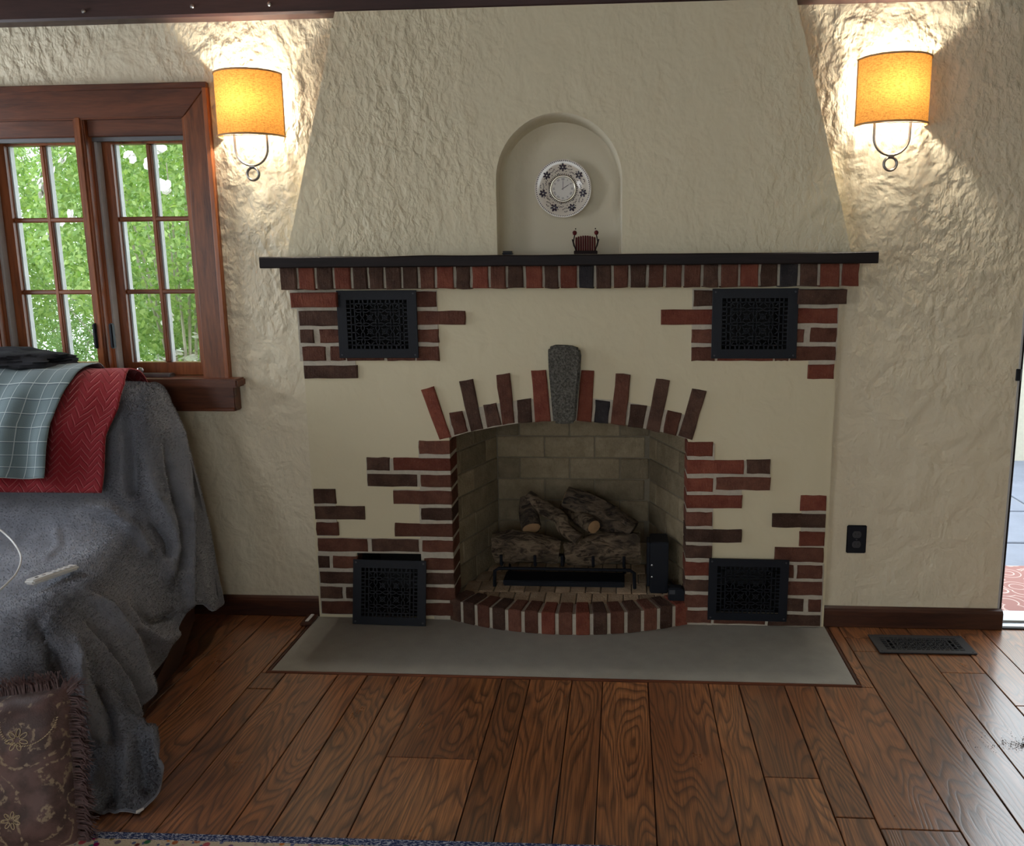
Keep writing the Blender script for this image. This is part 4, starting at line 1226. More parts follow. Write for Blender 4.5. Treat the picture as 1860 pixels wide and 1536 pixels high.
front = np.clip((si - 10.2) / 2.0, 0, 1) * (1 - .3 * side)
ff = np.sin(xv * 19 + .6) * .6 + np.sin(xv * 43 + 1.5) * .35
B3[:, :, 1] += front * .034 * ff * (1 - np.clip((si - 13) / 1.0, 0, 1) * .5)
seatm = np.exp(-((si - 8.6) / 1.6) ** 2)
B3[:, :, 2] += seatm * (.010 * np.sin(xv * 11 + yv * 6) + .006 * np.sin(xv * 23 - yv * 17)) * (1 - side)
for i in range(S):
    for j in range(T):
        p = Vector(B3[i, j]); n_ = mnoise.noise(p * 9) * .005 + mnoise.noise(p * 28) * .0022
        B3[i, j, 2] += n_; B3[i, j, 0] += n_ * .6
# folds: ridges (+) and valleys (-), their courses read off the photograph and pressed into the cloth along its normal
FOLDS = [([(264, 832), (287, 904), (312, 955), (318, 998), (304, 1041)], 13, .034), ([(229, 760), (236, 820), (240, 889)], 12, -.034),
         ([(312, 745), (322, 790), (332, 846), (342, 947), (341, 1100)], 7, .032), ([(301, 803), (324, 918), (332, 1032)], 7, -.034),
         ([(348, 755), (370, 846), (393, 932), (413, 1041)], 7, .022), ([(341, 789), (355, 889), (362, 1032), (362, 1080)], 8, -.036),
         ([(386, 960), (398, 1040), (402, 1080)], 5, -.022),
         ([(150, 918), (200, 926), (249, 964), (268, 1000)], 10, .022), ([(275, 945), (304, 981), (306, 1010)], 8, -.024),
         ([(153, 1073), (195, 1105), (237, 1167), (265, 1255), (279, 1300)], 8, .032), ([(157, 1115), (195, 1164), (241, 1244), (266, 1314)], 8, -.034),
         ([(174, 1147), (216, 1216), (244, 1286), (272, 1335), (300, 1394)], 9, .024), ([(133, 1154), (154, 1251), (181, 1335)], 11, .034),
         ([(170, 1205), (192, 1280), (205, 1340)], 11, -.026), ([(223, 1087), (244, 1140), (290, 1165), (321, 1155)], 10, .024), ([(240, 1100), (280, 1130), (310, 1120)], 9, -.020),
         ([(176, 1400), (164, 1488), (181, 1520)], 11, .034), ([(212, 1420), (190, 1490), (223, 1506)], 9, -.034), ([(230, 1330), (223, 1419)], 13, .020), ([(255, 1350), (262, 1430)], 10, -.016),
         ([(60, 1120), (95, 1180), (110, 1260)], 16, -.030), ([(20, 980), (60, 1000), (110, 985)], 14, -.014), ([(100, 950), (105, 985), (85, 1010)], 8, .012)]
g1 = np.gradient(B3, axis=0); g2 = np.gradient(B3, axis=1)
nn = np.cross(g1.reshape(-1, 3), g2.reshape(-1, 3)); nn /= np.linalg.norm(nn, axis=1)[:, None] + 1e-9
if nn.reshape(S, T, 3)[150, 60, 2] < 0: nn = -nn
q = (B3.reshape(-1, 3) - CAM) @ RCV.T
uvp = np.stack([PX + F_PX * q[:, 0] / q[:, 2], PY + F_PX * q[:, 1] / q[:, 2]], 1)
disp = np.zeros(len(uvp))
for pl, w_, a_ in FOLDS:
    best = np.full(len(uvp), 1e9); par = np.zeros(len(uvp)); pl = np.array(pl, float); L_ = len(pl) - 1
    for k in range(L_):
        e = pl[k + 1] - pl[k]; t_ = np.clip(((uvp - pl[k]) @ e) / (e @ e), 0, 1)
        d = np.linalg.norm(uvp - pl[k] - t_[:, None] * e, axis=1); m_ = d < best
        best[m_] = d[m_]; par[m_] = (k + t_[m_]) / L_
    disp += a_ * np.exp(-(best / w_) ** 2) * np.clip(par * 3 + .25, 0, 1)
visible = (si > 2.3) * np.ones((1, T))
B3 += (nn * (disp * visible.ravel())[:, None]).reshape(S, T, 3)
B3[:, :, 2] = np.maximum(B3[:, :, 2], .012)
def plush():
    t = NT('grey_plush')
    v = t.coord()
    f = t.noise(v, 120, 4, .7); f2 = t.noise(v, 9, 4, .6, .5)
    t.set('Base Color', t.mix(t.ramp(f2, [(.35, (0, 0, 0)), (.65, (1, 1, 1))]), (.155, .162, .186), (.20, .208, .235)))
    t.set('Roughness', .95); t.set('Specular IOR Level', .1)
    t.set('Sheen Weight', .7); t.set('Sheen Roughness', .4); t.set('Sheen Tint', (.75, .78, .85, 1))
    t.bump(t.noise(v, 260, 3, .6), .35, .004)
    return t.m
M_PLUSH = plush()
bl = MB().grid(B3).build('plush_blanket', M_PLUSH, None, True)
tag(bl, 'grey plush blanket draped over the sofa and trailing to the floor', 'blanket')
sm = bl.modifiers.new('thickness', 'SOLIDIFY'); sm.thickness = .010; sm.offset = -1
# short plush pile
d1 = np.gradient(B3, axis=0); d2 = np.gradient(B3, axis=1)
nrm_ = np.cross(d1.reshape(-1, 3), d2.reshape(-1, 3)).reshape(S, T, 3); nrm_ /= np.linalg.norm(nrm_, axis=2)[..., None] + 1e-9
if nrm_[150, 60, 2] < 0: nrm_ = -nrm_
NF = 150000
fi = nrng.uniform(36, S - 1.01, NF); fj = nrng.uniform(60, T - 1.01, NF); i0 = fi.astype(int); j0 = fj.astype(int); a_ = (fi - i0)[:, None]; b_ = (fj - j0)[:, None]
pf = (B3[i0, j0] * (1 - a_) + B3[i0 + 1, j0] * a_) * (1 - b_) + (B3[i0, j0 + 1] * (1 - a_) + B3[i0 + 1, j0 + 1] * a_) * b_
nf = nrm_[i0, j0] + nrng.normal(size=(NF, 3)) * .28
nap = np.stack([np.sin(pf[:, 1] * 19 + pf[:, 2] * 11), np.sin(pf[:, 0] * 17 + pf[:, 2] * 13), np.sin(pf[:, 0] * 15 - pf[:, 1] * 12)], 1); nf += nap * .2
nf /= np.linalg.norm(nf, axis=1)[:, None]
wf = np.cross(nf, nrng.normal(size=(NF, 3))); wf /= np.linalg.norm(wf, axis=1)[:, None]
ln_ = nrng.uniform(.003, .0065, NF)[:, None]
vf = np.stack([pf - wf * .0006, pf + wf * .0006, pf + nf * ln_], 1).reshape(-1, 3)
vf[:, 2] = np.maximum(vf[:, 2], .004)
PILE_N = np.repeat(nrm_[i0, j0] + nrng.normal(size=(NF, 3)) * .12 + nap * .05, 3, axis=0)
PILE = (vf, np.arange(NF * 3).reshape(-1, 3))
pile = tag(fastmesh('pile', *PILE, M_PLUSH, bl), kind='stuff')
pile.data.polygons.foreach_set('use_smooth', [True] * len(pile.data.polygons))
pile.data.normals_split_custom_set_from_vertices((PILE_N / np.linalg.norm(PILE_N, axis=1)[:, None]).tolist())
tg = onZ(252, 1472, .03)
MB().add([(tg[0] - .002, tg[1] - .010, .028), (tg[0] + .006, tg[1] + .012, .024), (tg[0] + .007, tg[1] + .012, .032), (tg[0] - .001, tg[1] - .010, .037)], [(0, 1, 2, 3)]).build('care_tag', simple('white_label', (.7, .7, .68), .7), bl)

# surface height of the blanket's back part, to lay clothes on it
prof_s = np.array([(r[0], r[1]) for r in BR]); prof_c = cr(prof_s, 200, 0)
def drape(name, label, cat, mat, xr_of_s, xl_of_s, s0, s1, off, thick, rough_amp, seed, nU=90, nV=70, fold_amp=.006, fold_k=60):
    """cloth hung over the sofa back: s runs along the back profile (row index), u across"""
    P = np.zeros((nV, nU, 3)); UV = np.zeros((nV, nU, 2)); L = 0
    last = None
    for j in range(nV):
        s = s0 + (s1 - s0) * j / (nV - 1); t = s / (len(BR) - 1) * 199
        i = int(min(t, 198)); f = t - i
        p = prof_c[i] * (1 - f) + prof_c[i + 1] * f; d = prof_c[i + 1] - prof_c[i]; d /= np.linalg.norm(d); nrm = np.array([d[1], -d[0]])
        if nrm[1] < 0 and s < 4.2: nrm = -nrm
        if nrm[0] > 0 and s >= 4.2: nrm = -nrm
        if last is not None: L += np.linalg.norm(p - last)
        last = p
        xa_, xb_ = xl_of_s(s), xr_of_s(s)
        for k in range(nU):
            x_ = xa_ + (xb_ - xa_) * k / (nU - 1)
            w = fold_amp * math.sin(x_ * fold_k + 1.5 * math.sin(s * .9 + seed)) * min(1, max(0, (s - 3) / 3)) + rough_amp * mnoise.noise(Vector((x_ * 9 + seed, s * 1.3, seed)))
            o = off + max(-off * .5, w)
            P[j, k] = (x_, p[0] + nrm[0] * o, p[1] + nrm[1] * o)
            UV[j, k] = ((x_ - xb_) + .02 * math.sin(s), L)
    o = MB().grid(P).build(name, mat, None, True)
    at = o.data.uv_layers.new(name='UVMap'); flat = UV.reshape(-1, 2)
    for lp_ in o.data.loops: at.data[lp_.index].uv = flat[lp_.vertex_index]
    m = o.modifiers.new('thickness', 'SOLIDIFY'); m.thickness = thick; m.offset = 1
    return tag(o, label, cat)
def red_mat():
    t = NT('red_chevron_knit')
    uv = t.n('ShaderNodeTexCoord').outputs['UV']
    sx = t.n('ShaderNodeSeparateXYZ', Vector=uv)
    zig = t.math('PINGPONG', sx.outputs[0], .035)
    w = t.n('ShaderNodeCombineXYZ', X=t.math('ADD', t.math('MULTIPLY', zig, 1.0), sx.outputs[1]))
    nz_ = t.noise(uv, 14, 2)
    wv = t.math('FRACT', t.math('MULTIPLY', t.math('ADD', t.math('MULTIPLY_ADD', zig, 1.1, sx.outputs[1]), t.math('MULTIPLY', nz_, .02)), 36))
    line = t.ramp(wv, [(0, (1, 1, 1)), (.16, (.0, .0, .0)), (.84, (0, 0, 0)), (1, (1, 1, 1))])
    fine = t.noise(uv, 260, 3)
    t.set('Base Color', t.mix(t.math('MULTIPLY', line, .45), (.20, .010, .016), (.36, .06, .06)))
    t.set('Roughness', .9); t.set('Sheen Weight', .35); t.set('Sheen Tint', (1, .5, .5, 1)); t.set('Specular IOR Level', .15)
    t.bump(t.math('ADD', t.math('MULTIPLY', line, -.7), t.math('MULTIPLY', fine, .35)), .8, .006)
    return t.m
def plaid_mat():
    t = NT('grey_blue_windowpane_check')
    uv = t.n('ShaderNodeTexCoord').outputs['UV']
    sx = t.n('ShaderNodeSeparateXYZ', Vector=uv)
    def stripes(s, p, w, o=0.0):
        f = t.math('FRACT', t.math('MULTIPLY_ADD', s, 1 / p, o))
        return t.math('LESS_THAN', f, w)
    wx = stripes(sx.outputs[0], .050, .045); wy = stripes(sx.outputs[1], .046, .045)
    dx = stripes(sx.outputs[0], .050, .04, .9); dy = stripes(sx.outputs[1], .046, .05, .93)
    white = t.math('MAXIMUM', wx, wy); dark = t.math('MAXIMUM', t.math('MULTIPLY', dx, .5), dy)
    c = t.mix(t.math('MULTIPLY', dark, .55), (.135, .185, .195), (.03, .05, .085))
    c = t.mix(t.math('MULTIPLY', white, .75), c, (.50, .56, .55))
    t.set('Base Color', c); t.set('Roughness', .85); t.set('Specular IOR Level', .2); t.set('Sheen Weight', .2)
    t.bump(t.noise(uv, 300, 2), .3, .003)
    return t.m
M_RED, M_PLAID = red_mat(), plaid_mat()
def lin(*pts):
    xs = [p[0] for p in pts]; ys = [p[1] for p in pts]
    return lambda s: float(np.interp(s, xs, ys))
drape('throw', 'red chevron-knit throw hung over the sofa back beside the checked cloth', 'throw', M_RED, lin((1.5, -1.86), (3, -1.845), (4, -1.80), (4.6, -1.80), (5.2, -1.835), (6.4, -1.832)), lin((1.5, -2.5), (3, -2.3), (6.4, -2.75)), 1.6, 6.35, .046, .006, .008, 2, fold_amp=.003, fold_k=28)
drape('checked_cloth', 'grey-blue windowpane-check cloth hung over the red throw', 'cloth', M_PLAID, lin((2.0, -2.02), (3, -1.98), (4, -1.985), (5, -2.025), (5.9, -2.03), (6.2, -2.03)), lin((2, -2.48), (3.5, -2.55), (6.2, -2.72)), 2.2, 6.05, .068, .003, .010, 9, fold_amp=.015, fold_k=40)
# crumpled dark garment on top
def heap(name, label, cat, mat, c, sx, sy, sz, seed):
    mb = MB(); nU, nV = 56, 28; P = np.zeros((nV, nU + 1, 3))
    for j in range(nV):
        ph = -.35 * math.pi + .85 * math.pi * j / (nV - 1)
        for i in range(nU + 1):
            a = 2 * math.pi * i / nU
            d = Vector((math.cos(a) * math.cos(ph), math.sin(a) * math.cos(ph), math.sin(ph)))
            q = 1 + .30 * mnoise.noise(d * 1.8 + Vector((seed, 0, 0))) + .16 * abs(mnoise.noise(d * 5 + Vector((seed, 3, 0))))
            P[j, i] = (c[0] + d.x * sx * q, c[1] + d.y * sy * q, c[2] + d.z * sz * q)
    return tag(mb.grid(P).build(name, mat, None, True), label, cat)
M_NAVY = simple('black_jersey', (.010, .011, .016), .9, 0, .3, 40, .3, 150)
pz_ = onY(30, 690, -.2)
heap('garment', 'crumpled black garment lying on top of the sofa back', 'garment', M_NAVY, (-2.36, -.18, 1.085), .25, .11, .045, 4)
hk = onY(112, 655, -.16)
hg = thing('clothes_hanger', 'dark wooden hanger tip poking out between the black garment and checked cloth', 'hanger', (hk[0], -.16, 1.05)); WLOC[hg.name] = Vector((0, 0, 0))
MB().tube([(-.10, .02, -.012), (-.02, 0, .028), (.02, -.005, .030), (.10, -.03, -.005)], .008, 8).build('shoulder_bar', M_SOFAWOOD, hg, True)
MB().tube([(0, 0, .028), (0, .02, .034), (.01, .04, .03)], .002, 6).build('hook', M_CHROME, hg, True)

# remote and cable on the seat
M_WPL = simple('white_plastic', (.72, .72, .70), .35, 0, .04)
p = onZ(95, 1042, .49); q0 = onZ(66, 1053, .49); q1 = onZ(128, 1028, .49)
rm = thing('remote_control', 'slim white remote control lying on the grey blanket', 'remote', (p[0], p[1], .474))
rm.rotation_euler = (math.radians(-2), math.radians(3), math.atan2(q1[1] - q0[1], q1[0] - q0[0])); WLOC[rm.name] = Vector((0, 0, 0))
MB().box(-.085, .085, -.02, .02, .006, .022).build('case', M_WPL, rm, bevel=.006)
M_BTN = simple('grey_button', (.32, .32, .33), .5)
for k, xx in enumerate((-.055, -.03, .0, .02, .04, .06)):
    for yy_ in ((0,) if k < 2 else (-.009, .009)):
        MB().box(xx - .005, xx + .005, yy_ - .004, yy_ + .004, .0215, .0232).build('button', M_BTN if k else M_BLACK, rm, bevel=.001, seg=1)
cz = [(-15, 955), (0, 962), (20, 980), (34, 1000), (38, 1018), (30, 1040), (14, 1058), (-8, 1078)]
cp = [onZ(u, v, z_) for (u, v), z_ in zip(cz, (.56, .55, .525, .51, .50, .495, .49, .485))]
cab = MB().tube(cr(np.array(cp), 40, 0), .0032, 8).build('charging_cable', M_WPL, None, True)
tag(cab, 'thin white cable curling over the grey blanket', 'cable')

# ------------------------------------------------------------------ fringed cushion
def paisley():
    t = NT('brown_paisley')
    v = t.coord()
    dv = t.n('ShaderNodeTexNoise', Vector=v, Scale=9.0, Detail=1.0)
    wv = t.n('ShaderNodeVectorMath', _operation='MULTIPLY_ADD', i0=dv.outputs['Color'], i1=(.13, .13, .13), i2=v)
    vo = t.n('ShaderNodeTexVoronoi', Vector=wv.outputs[0], Scale=11.0, _feature='F1')
    d = vo.outputs['Distance']
    rings = t.math('FRACT', t.math('MULTIPLY', d, 3.4))
    edge = t.ramp(rings, [(0, (0, 0, 0)), (.34, (0, 0, 0)), (.45, (1, 1, 1)), (.62, (1, 1, 1)), (.7, (0, 0, 0))])
    dots = t.ramp(t.noise(v, 95, 2), [(.46, (0, 0, 0)), (.54, (1, 1, 1))])
    f = t.math('MULTIPLY', edge, dots)
    base = t.mix(t.ramp(t.noise(v, 18, 3), [(.42, (0, 0, 0)), (.60, (1, 1, 1))]), (.055, .026, .022), (.125, .065, .055))
    t.set('Base Color', t.mix(t.math('MULTIPLY', f, .7), base, (.36, .27, .17)))
    t.set('Roughness', .55); t.set('Sheen Weight', .2)
    t.bump(t.noise(v, 260, 2), .3, .003)
    return t.m
ca = onY(118, 1338, -1.40)
cu = thing('cushion', 'brown paisley cushion with dark fringe leaning against the blanket', 'cushion', (ca[0] - .215, -1.385, .165))
cu.rotation_euler = (math.radians(-14), math.radians(-5), math.radians(8)); WLOC[cu.name] = Vector((0, 0, 0))
HS = .205
n = 40
P = np.zeros((n, n, 3)); Pb = np.zeros((n, n, 3))
for j in range(n):
    for i in range(n):
        a, b_ = 2 * i / (n - 1) - 1, 2 * j / (n - 1) - 1
        pin = 1 - .05 * (1 - abs(a)) * abs(b_) ** 4 - .05 * (1 - abs(b_)) * abs(a) ** 4
        th_ = .075 * (max(0, 1 - a ** 4) * max(0, 1 - b_ ** 4)) ** .55
        w = .006 * mnoise.noise(Vector((a * 3, b_ * 3, 5)))
        P[j, i] = (a * HS * pin, -th_ - w * (th_ > .01), b_ * HS * pin); Pb[j, i] = (a * HS * pin, th_, b_ * HS * pin)
MB().grid(P).grid(Pb).build('cover', paisley(), cu, True)
def cush(a, b_):
    th_ = .075 * (max(0, 1 - a ** 4) * max(0, 1 - b_ ** 4)) ** .55
    return Vector((a * HS, -th_ - .0012 - .006 * mnoise.noise(Vector((a * 3, b_ * 3, 5))), b_ * HS))
M_THREAD = simple('straw_thread', (.46, .36, .22), .6)
for ca_, cb_, sz in ((.52, .50, .13), (-.12, .66, .14), (.40, -.42, .11), (-.55, .2, .12), (-.1, -.7, .12)):
    mb = MB()
    for k in range(7):
        th = 2 * math.pi * k / 7 + ca_
        loop = []
        for m_ in range(11):
            ph = 2 * math.pi * m_ / 10; r_ = sz * (.62 + .36 * math.cos(ph)); o_ = sz * .17 * math.sin(ph)
            loop.append(cush(ca_ + math.cos(th) * r_ - math.sin(th) * o_, cb_ + math.sin(th) * r_ + math.cos(th) * o_))
        mb.tube(loop, .0011, 5, cap=False)
    mb.build('embroidered_flower', M_THREAD, cu, True)
for (x0, z0, R_) in ((-.1, .05, .34), (.62, .72, .3)):
    mb = MB()
    for k in range(34):
        th = math.pi * (1.0 + .95 * k / 33); c0 = cush(max(-.97, min(.95, x0 + R_ * math.cos(th))), max(-.97, min(.95, z0 + R_ * math.sin(th))))
        mb.tube([c0 + Vector((-.0022, 0, -.0012)), c0 + Vector((.0022, 0, .0012))], .0012, 5)
    mb.build('embroidered_scroll', M_THREAD, cu, True)
fr = MB()
for k in range(1500):
    e = rng.randrange(4); s = rng.uniform(-1, 1)
    ox_, oz_ = [(s, 1), (1, s), (s, -1), (-1, s)][e]
    d = Vector([(0, 0, 1), (1, 0, 0), (0, 0, -1), (-1, 0, 0)][e]); tq = Vector([(1, 0, 0), (0, 0, 1), (1, 0, 0), (0, 0, 1)][e])
    if abs(s) > .9: d = (d + tq * (.8 if s > 0 else -.8)).normalized()
    p0 = Vector((ox_ * HS * .97, rng.uniform(-.008, .008), oz_ * HS * .97))
    L_ = rng.uniform(.032, .052)
    dr = (d + tq * rng.uniform(-.5, .2) + Vector((0, rng.uniform(-.45, .25), -.25 if e != 2 else 0))).normalized()
    m_ = p0 + (d * .6 + dr * .4) * L_ * .55; p1 = p0 + dr * L_
    w_ = tq.cross(dr).cross(dr).normalized() * .0016
    fr.add([p0 - w_, p0 + w_, m_ + w_, m_ - w_, p1 + w_ * .6, p1 - w_ * .6], [(0, 1, 2, 3), (3, 2, 4, 5)])
tag(fr.build('fringe', simple('mauve_brown_fringe', (.085, .045, .042), .6, 0, .6, 200), cu), kind='stuff')

# ------------------------------------------------------------------ rug
def rug_mat():
    t = NT('floral_rug')
    v = t.coord()
    sy = t.n('ShaderNodeSeparateXYZ', Vector=v).outputs[1]
    nz_ = t.noise(v, 160, 3, .7)
    vo = t.n('ShaderNodeTexVoronoi', Vector=v, Scale=38.0); vo2 = t.n('ShaderNodeTexVoronoi', Vector=v, Scale=48.0)
    fl = t.ramp(vo.outputs['Distance'], [(.30, (1, 1, 1)), (.38, (0, 0, 0))])
    lf = t.ramp(vo2.outputs['Distance'], [(.20, (1, 1, 1)), (.28, (0, 0, 0))])
    hue = t.mix(1.0, vo.outputs['Color'], (.5, .2, .24), 'MULTIPLY')
    c = t.mix(lf, (.52, .44, .32), (.10, .13, .25)); c = t.mix(fl, c, hue)
    fleck = t.ramp(t.noise(t.coord(scale=(1, 2.4, 1)), 110, 3, .75), [(.50, (0, 0, 0)), (.58, (1, 1, 1))])
    navy = t.mix(fleck, (.018, .035, .11), (.42, .45, .52))
    band = t.ramp(t.math('ADD', sy, t.math('MULTIPLY', nz_, .01)), [(.0, (0, 0, 0)), (.5, (0, 0, 0))])
    isb = t.math('GREATER_THAN', t.math('MULTIPLY_ADD', nz_, .012, sy), -.022)
    t.set('Base Color', t.mix(isb, c, navy)); t.set('Roughness', .95); t.set('Specular IOR Level', .1)
    t.bump(nz_, .8, .006)
    return t.m
RY = -1.343
rug = MB().box(-2.6, 2.2, -2.4, 0, -.0015, .0105).build('area_rug', rug_mat(), bevel=.003, seg=1)
rug.location = (0, RY, .0022); rug.rotation_euler = (0, 0, math.radians(.9))
tag(rug, 'cream floral rug with a navy blue border on the plank floor', 'rug')

# ------------------------------------------------------------------ small things on the floor
lp0 = onZ(562, 1129, 0)
ls = thing('door_catch', 'small brown plate with a pale strip lying by the corner of the hearth', 'catch', (lp0[0], lp0[1], .002)); WLOC[ls.name] = Vector((0, 0, 0))
MB().box(-.022, .022, -.045, .045, 0, .012).build('plate', M_BASE, ls, bevel=.002, seg=1)
MB().box(-.006, .008, -.03, .038, .0122, .016).build('strip', M_WPL, ls, bevel=.001, seg=1)
dirt = MB()
for k in range(420):
    r_ = abs(rng.gauss(0, 1)); a = rng.uniform(0, 2 * math.pi)
    dx, dy = math.cos(a) * r_ * .05, math.sin(a) * r_ * .022
    if k > 390: dx, dy = rng.uniform(-.16, .0), rng.uniform(-.05, .09)
    s_ = rng.uniform(.0008, .0028); c_ = Vector((1.20 + dx, -.82 + dy, .0012 + s_))
    tet = [Vector((rng.uniform(-1, 1), rng.uniform(-1, 1), rng.uniform(-1, 1))).normalized() * s_ + c_ for _ in range(4)]
    dirt.add(tet, [(0, 1, 2), (0, 3, 1), (0, 2, 3), (1, 3, 2)])
tag(dirt.build('dirt_crumbs', simple('soil', (.045, .03, .018), .95)), 'scattered dark soil crumbs on the floorboards near the doorway', 'dirt', kind='stuff')

# ------------------------------------------------------------------ outside: paving by the door
yard = structure(MB().box(-9, 7, YW + .19, 9, -.30, -.125).build('ground_outside', simple('lawn', (.10, .16, .05), .95, 0, .4, 12)))
M_FLAG = simple('blue_grey_slate', (.155, .175, .225), .55, 0, .25, 7, .35, 50)
pv = structure(MB().box(1.2, 5.2, YW + .175, 5.2, -.14, -.062).build('patio', simple('paving_joint', (.24, .25, .27), .9)))
rows = [(.2, 1.25), (1.25, 1.85), (1.85, 2.6), (2.6, 3.3), (3.3, 4.1), (4.1, 5.1)]
for y0, y1 in rows:
    xx = 1.22 - rng.uniform(0, .3)
    while xx < 5.1:
        w_ = rng.uniform(.5, .95); x0 = max(xx, 1.22); x1 = min(xx + w_, 5.15)
        if x1 - x0 > .08:
            j_ = [rng.uniform(.006, .016) for _ in range(8)]
            q = [(x0 + j_[0], y0 + j_[1]), (x1 - j_[2], y0 + j_[3]), (x1 - j_[4], y1 - j_[5]), (x0 + j_[6], y1 - j_[7])]
            MB().add([(*p_, -.07) for p_ in q] + [(*p_, -.05 + rng.uniform(-.003, .003)) for p_ in q], [(3, 2, 1, 0), (4, 5, 6, 7), (0, 1, 5, 4), (1, 2, 6, 5), (2, 3, 7, 6), (3, 0, 4, 7)]).build('flagstone', M_FLAG, pv, bevel=.004, seg=1)
        xx += w_
mt = NT('red_scroll_mat')
v = mt.coord(); vo = mt.n('ShaderNodeTexVoronoi', Vector=v, Scale=9.0)
rg = mt.math('FRACT', mt.math('MULTIPLY', vo.outputs['Distance'], 4.5)); ln = mt.ramp(rg, [(.0, (0, 0, 0)), (.42, (0, 0, 0)), (.48, (1, 1, 1)), (.58, (1, 1, 1)), (.64, (0, 0, 0))])
mt.set('Base Color', mt.mix(ln, (.27, .13, .115), (.50, .38, .34))); mt.set('Roughness', .95)
dm = MB().box(1.50, 2.40, .27, .86, -.052, -.040).build('door_mat', mt.m, bevel=.003, seg=1)
tag(dm, 'dull red doormat with pale scrolls on the slate outside the doorway', 'doormat')
ow = structure(MB().box(2.45, 6.0, 3.2, 3.4, -.15, 1.72).box(2.40, 2.46, 3.17, 3.45, -.15, 1.78).box(2.38, 6.0, 3.16, 3.44, 1.72, 1.78).build('wall_outside', simple('cream_render', (.40, .38, .31), .9)))

# ------------------------------------------------------------------ outside: shrubs behind the window
def leafmat(name, c0, c1, tr):
    t = NT(name)
    g = t.n('ShaderNodeNewGeometry').outputs['Random Per Island']
    c = t.ramp(g, [(0, c0), (1, c1)])
    t.set('Base Color', c); t.set('Roughness', .5); t.set('Specular IOR Level', .4)
    tl = t.n('ShaderNodeBsdfTranslucent', Color=t.mix(1.0, c, (1.1, 1.2, .5), 'MULTIPLY'))
    mx = t.n('ShaderNodeMixShader', i0=tr, i1=t.bsdf.outputs[0], i2=tl.outputs[0])
    t.t.links.new(mx.outputs[0], t.out.inputs[0])
    return t.m
M_LEAF1 = leafmat('rose_leaf', (.17, .30, .08), (.45, .56, .24), .4)
M_LEAF2 = leafmat('conifer_leaf', (.16, .28, .10), (.36, .48, .22), .3)
M_PETAL = simple('white_petal', (.7, .68, .65), .6)
M_TWIG = simple('grey_twig', (.34, .31, .25), .85)
def leaves(N, cen, rad, size, mode):
    """N folded diamond leaves in an ellipsoid shell; returns vertex and face arrays"""
    d = nrng.normal(size=(N, 3)); d /= np.linalg.norm(d, axis=1)[:, None]
    r = nrng.uniform(.45, 1.0, N) ** .5
    p = np.array(cen) + d * r[:, None] * np.array(rad)
    p += .10 * np.sin(p[:, [1, 2, 0]] * 7)
    ax = nrng.normal(size=(N, 3)); ax[:, 2] += .5 if mode == 'broad' else -.2
    ax /= np.linalg.norm(ax, axis=1)[:, None]
    up_ = nrng.normal(size=(N, 3)); up_[:, 1] -= .8; up_[:, 2] += .4
    w = np.cross(ax, up_); w /= np.linalg.norm(w, axis=1)[:, None]
    nr = np.cross(w, ax)
    s = nrng.uniform(.6, 1.3, N)[:, None] * size
    asp = .55 if mode == 'broad' else .22
    v = np.stack([p - ax * s * .5, p + w * s * asp * .5 + nr * s * .06, p + ax * s * .5, p - w * s * asp * .5 + nr * s * .06], 1).reshape(-1, 3)
    i = np.arange(N) * 4
    return v, np.stack([np.stack([i, i + 1, i + 2], 1), np.stack([i, i + 2, i + 3], 1)], 1).reshape(-1, 3)
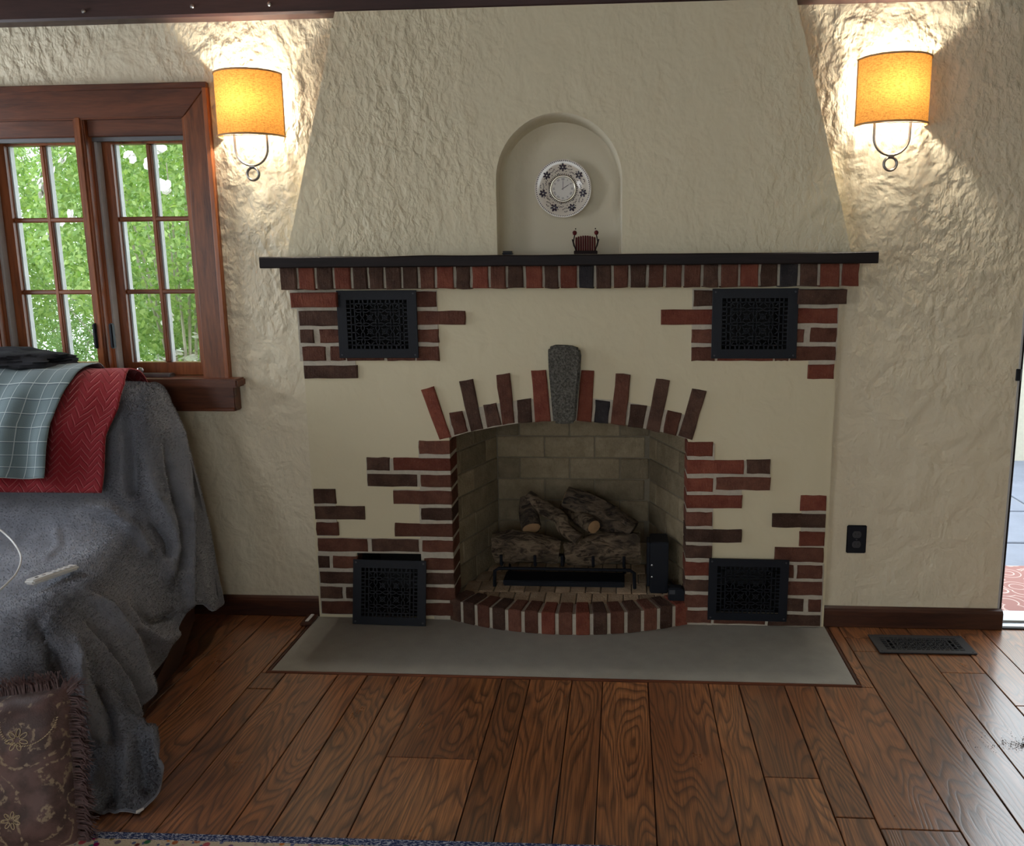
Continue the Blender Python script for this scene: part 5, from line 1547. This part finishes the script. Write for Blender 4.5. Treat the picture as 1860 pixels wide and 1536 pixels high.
def shrub(name, label, cen, rad, N, size, mat, mode, flowers=0, twigs=14):
    t = thing(name, label, 'shrub', (cen[0], cen[1], -.125), 'shrubs outside the window'); WLOC[t.name] = Vector((0, 0, 0))
    c = (0, 0, cen[2] + .125)
    v, f = leaves(N, c, rad, size, mode)
    tag(fastmesh('foliage', v, f, mat, t), kind='stuff')
    for k in range(twigs):
        a = rng.uniform(0, 2 * math.pi); e = Vector((math.cos(a) * rad[0] * .9 * rng.uniform(.3, 1), math.sin(a) * rad[1] * .9, c[2] + rad[2] * rng.uniform(-.2, .95)))
        MB().tube([(rng.uniform(-.1, .1), rng.uniform(-.1, .1), 0), (e.x * .4, e.y * .4, e.z * .55), (e.x * .8, e.y * .8, e.z * .9), tuple(e)], [.012, .009, .006, .003], 5).build('twig', M_TWIG, t)
    for k in range(flowers):
        d = Vector((rng.gauss(0, 1), -abs(rng.gauss(0, 1)) - .3, rng.gauss(0, .8))).normalized()
        p = Vector((d.x * rad[0] * .97, d.y * rad[1] * 1.0, c[2] + d.z * rad[2] * .97))
        mb = MB()
        for q in range(9):
            dd = (d + Vector((rng.uniform(-.5, .5), rng.uniform(-.5, .5), rng.uniform(-.5, .5)))).normalized()
            s1 = dd.cross(Vector((.3, .2, 1))).normalized(); s2 = dd.cross(s1)
            R_ = rng.uniform(.012, .030); o_ = p + Vector((rng.uniform(-.03, .03), rng.uniform(-.01, .01), rng.uniform(-.025, .025)))
            mb.add([o_ + dd * .006] + [o_ + s1 * R_ * math.cos(an) + s2 * R_ * math.sin(an) for an in [math.pi * 2 * z_ / 6 for z_ in range(6)]], [(0, z_ + 1, (z_ + 1) % 6 + 1) for z_ in range(6)])
        mb.build('rose', M_PETAL, t)
    return t
shrub('rose_bush', 'leafy rose bush with white blooms right behind the window panes', (-2.85, 2.1, 1.75), (.82, .5, .95), 20000, .042, M_LEAF1, 'broad', 40)
shrub('rose_bush', 'sprawling rose bush with pale stems at the far window sash', (-4.65, 2.2, 1.75), (.85, .55, 1.05), 20000, .042, M_LEAF1, 'broad', 36, 22)
shrub('conifer_shrub', 'feathery bright green conifer low behind the rose bush', (-3.6, 3.2, .95), (1.6, .6, 1.15), 34000, .045, M_LEAF2, 'needle', 0, 6)
shrub('conifer_shrub', 'taller feathery conifer standing far behind the window', (-5.6, 4.9, 1.9), (2.4, .7, 2.4), 52000, .10, M_LEAF2, 'needle', 0, 6)
shrub('conifer_shrub', 'feathery conifer at the back of the garden next to the house', (-3.6, 6.8, 2.0), (3.2, .8, 2.7), 52000, .11, M_LEAF2, 'needle', 0, 6)
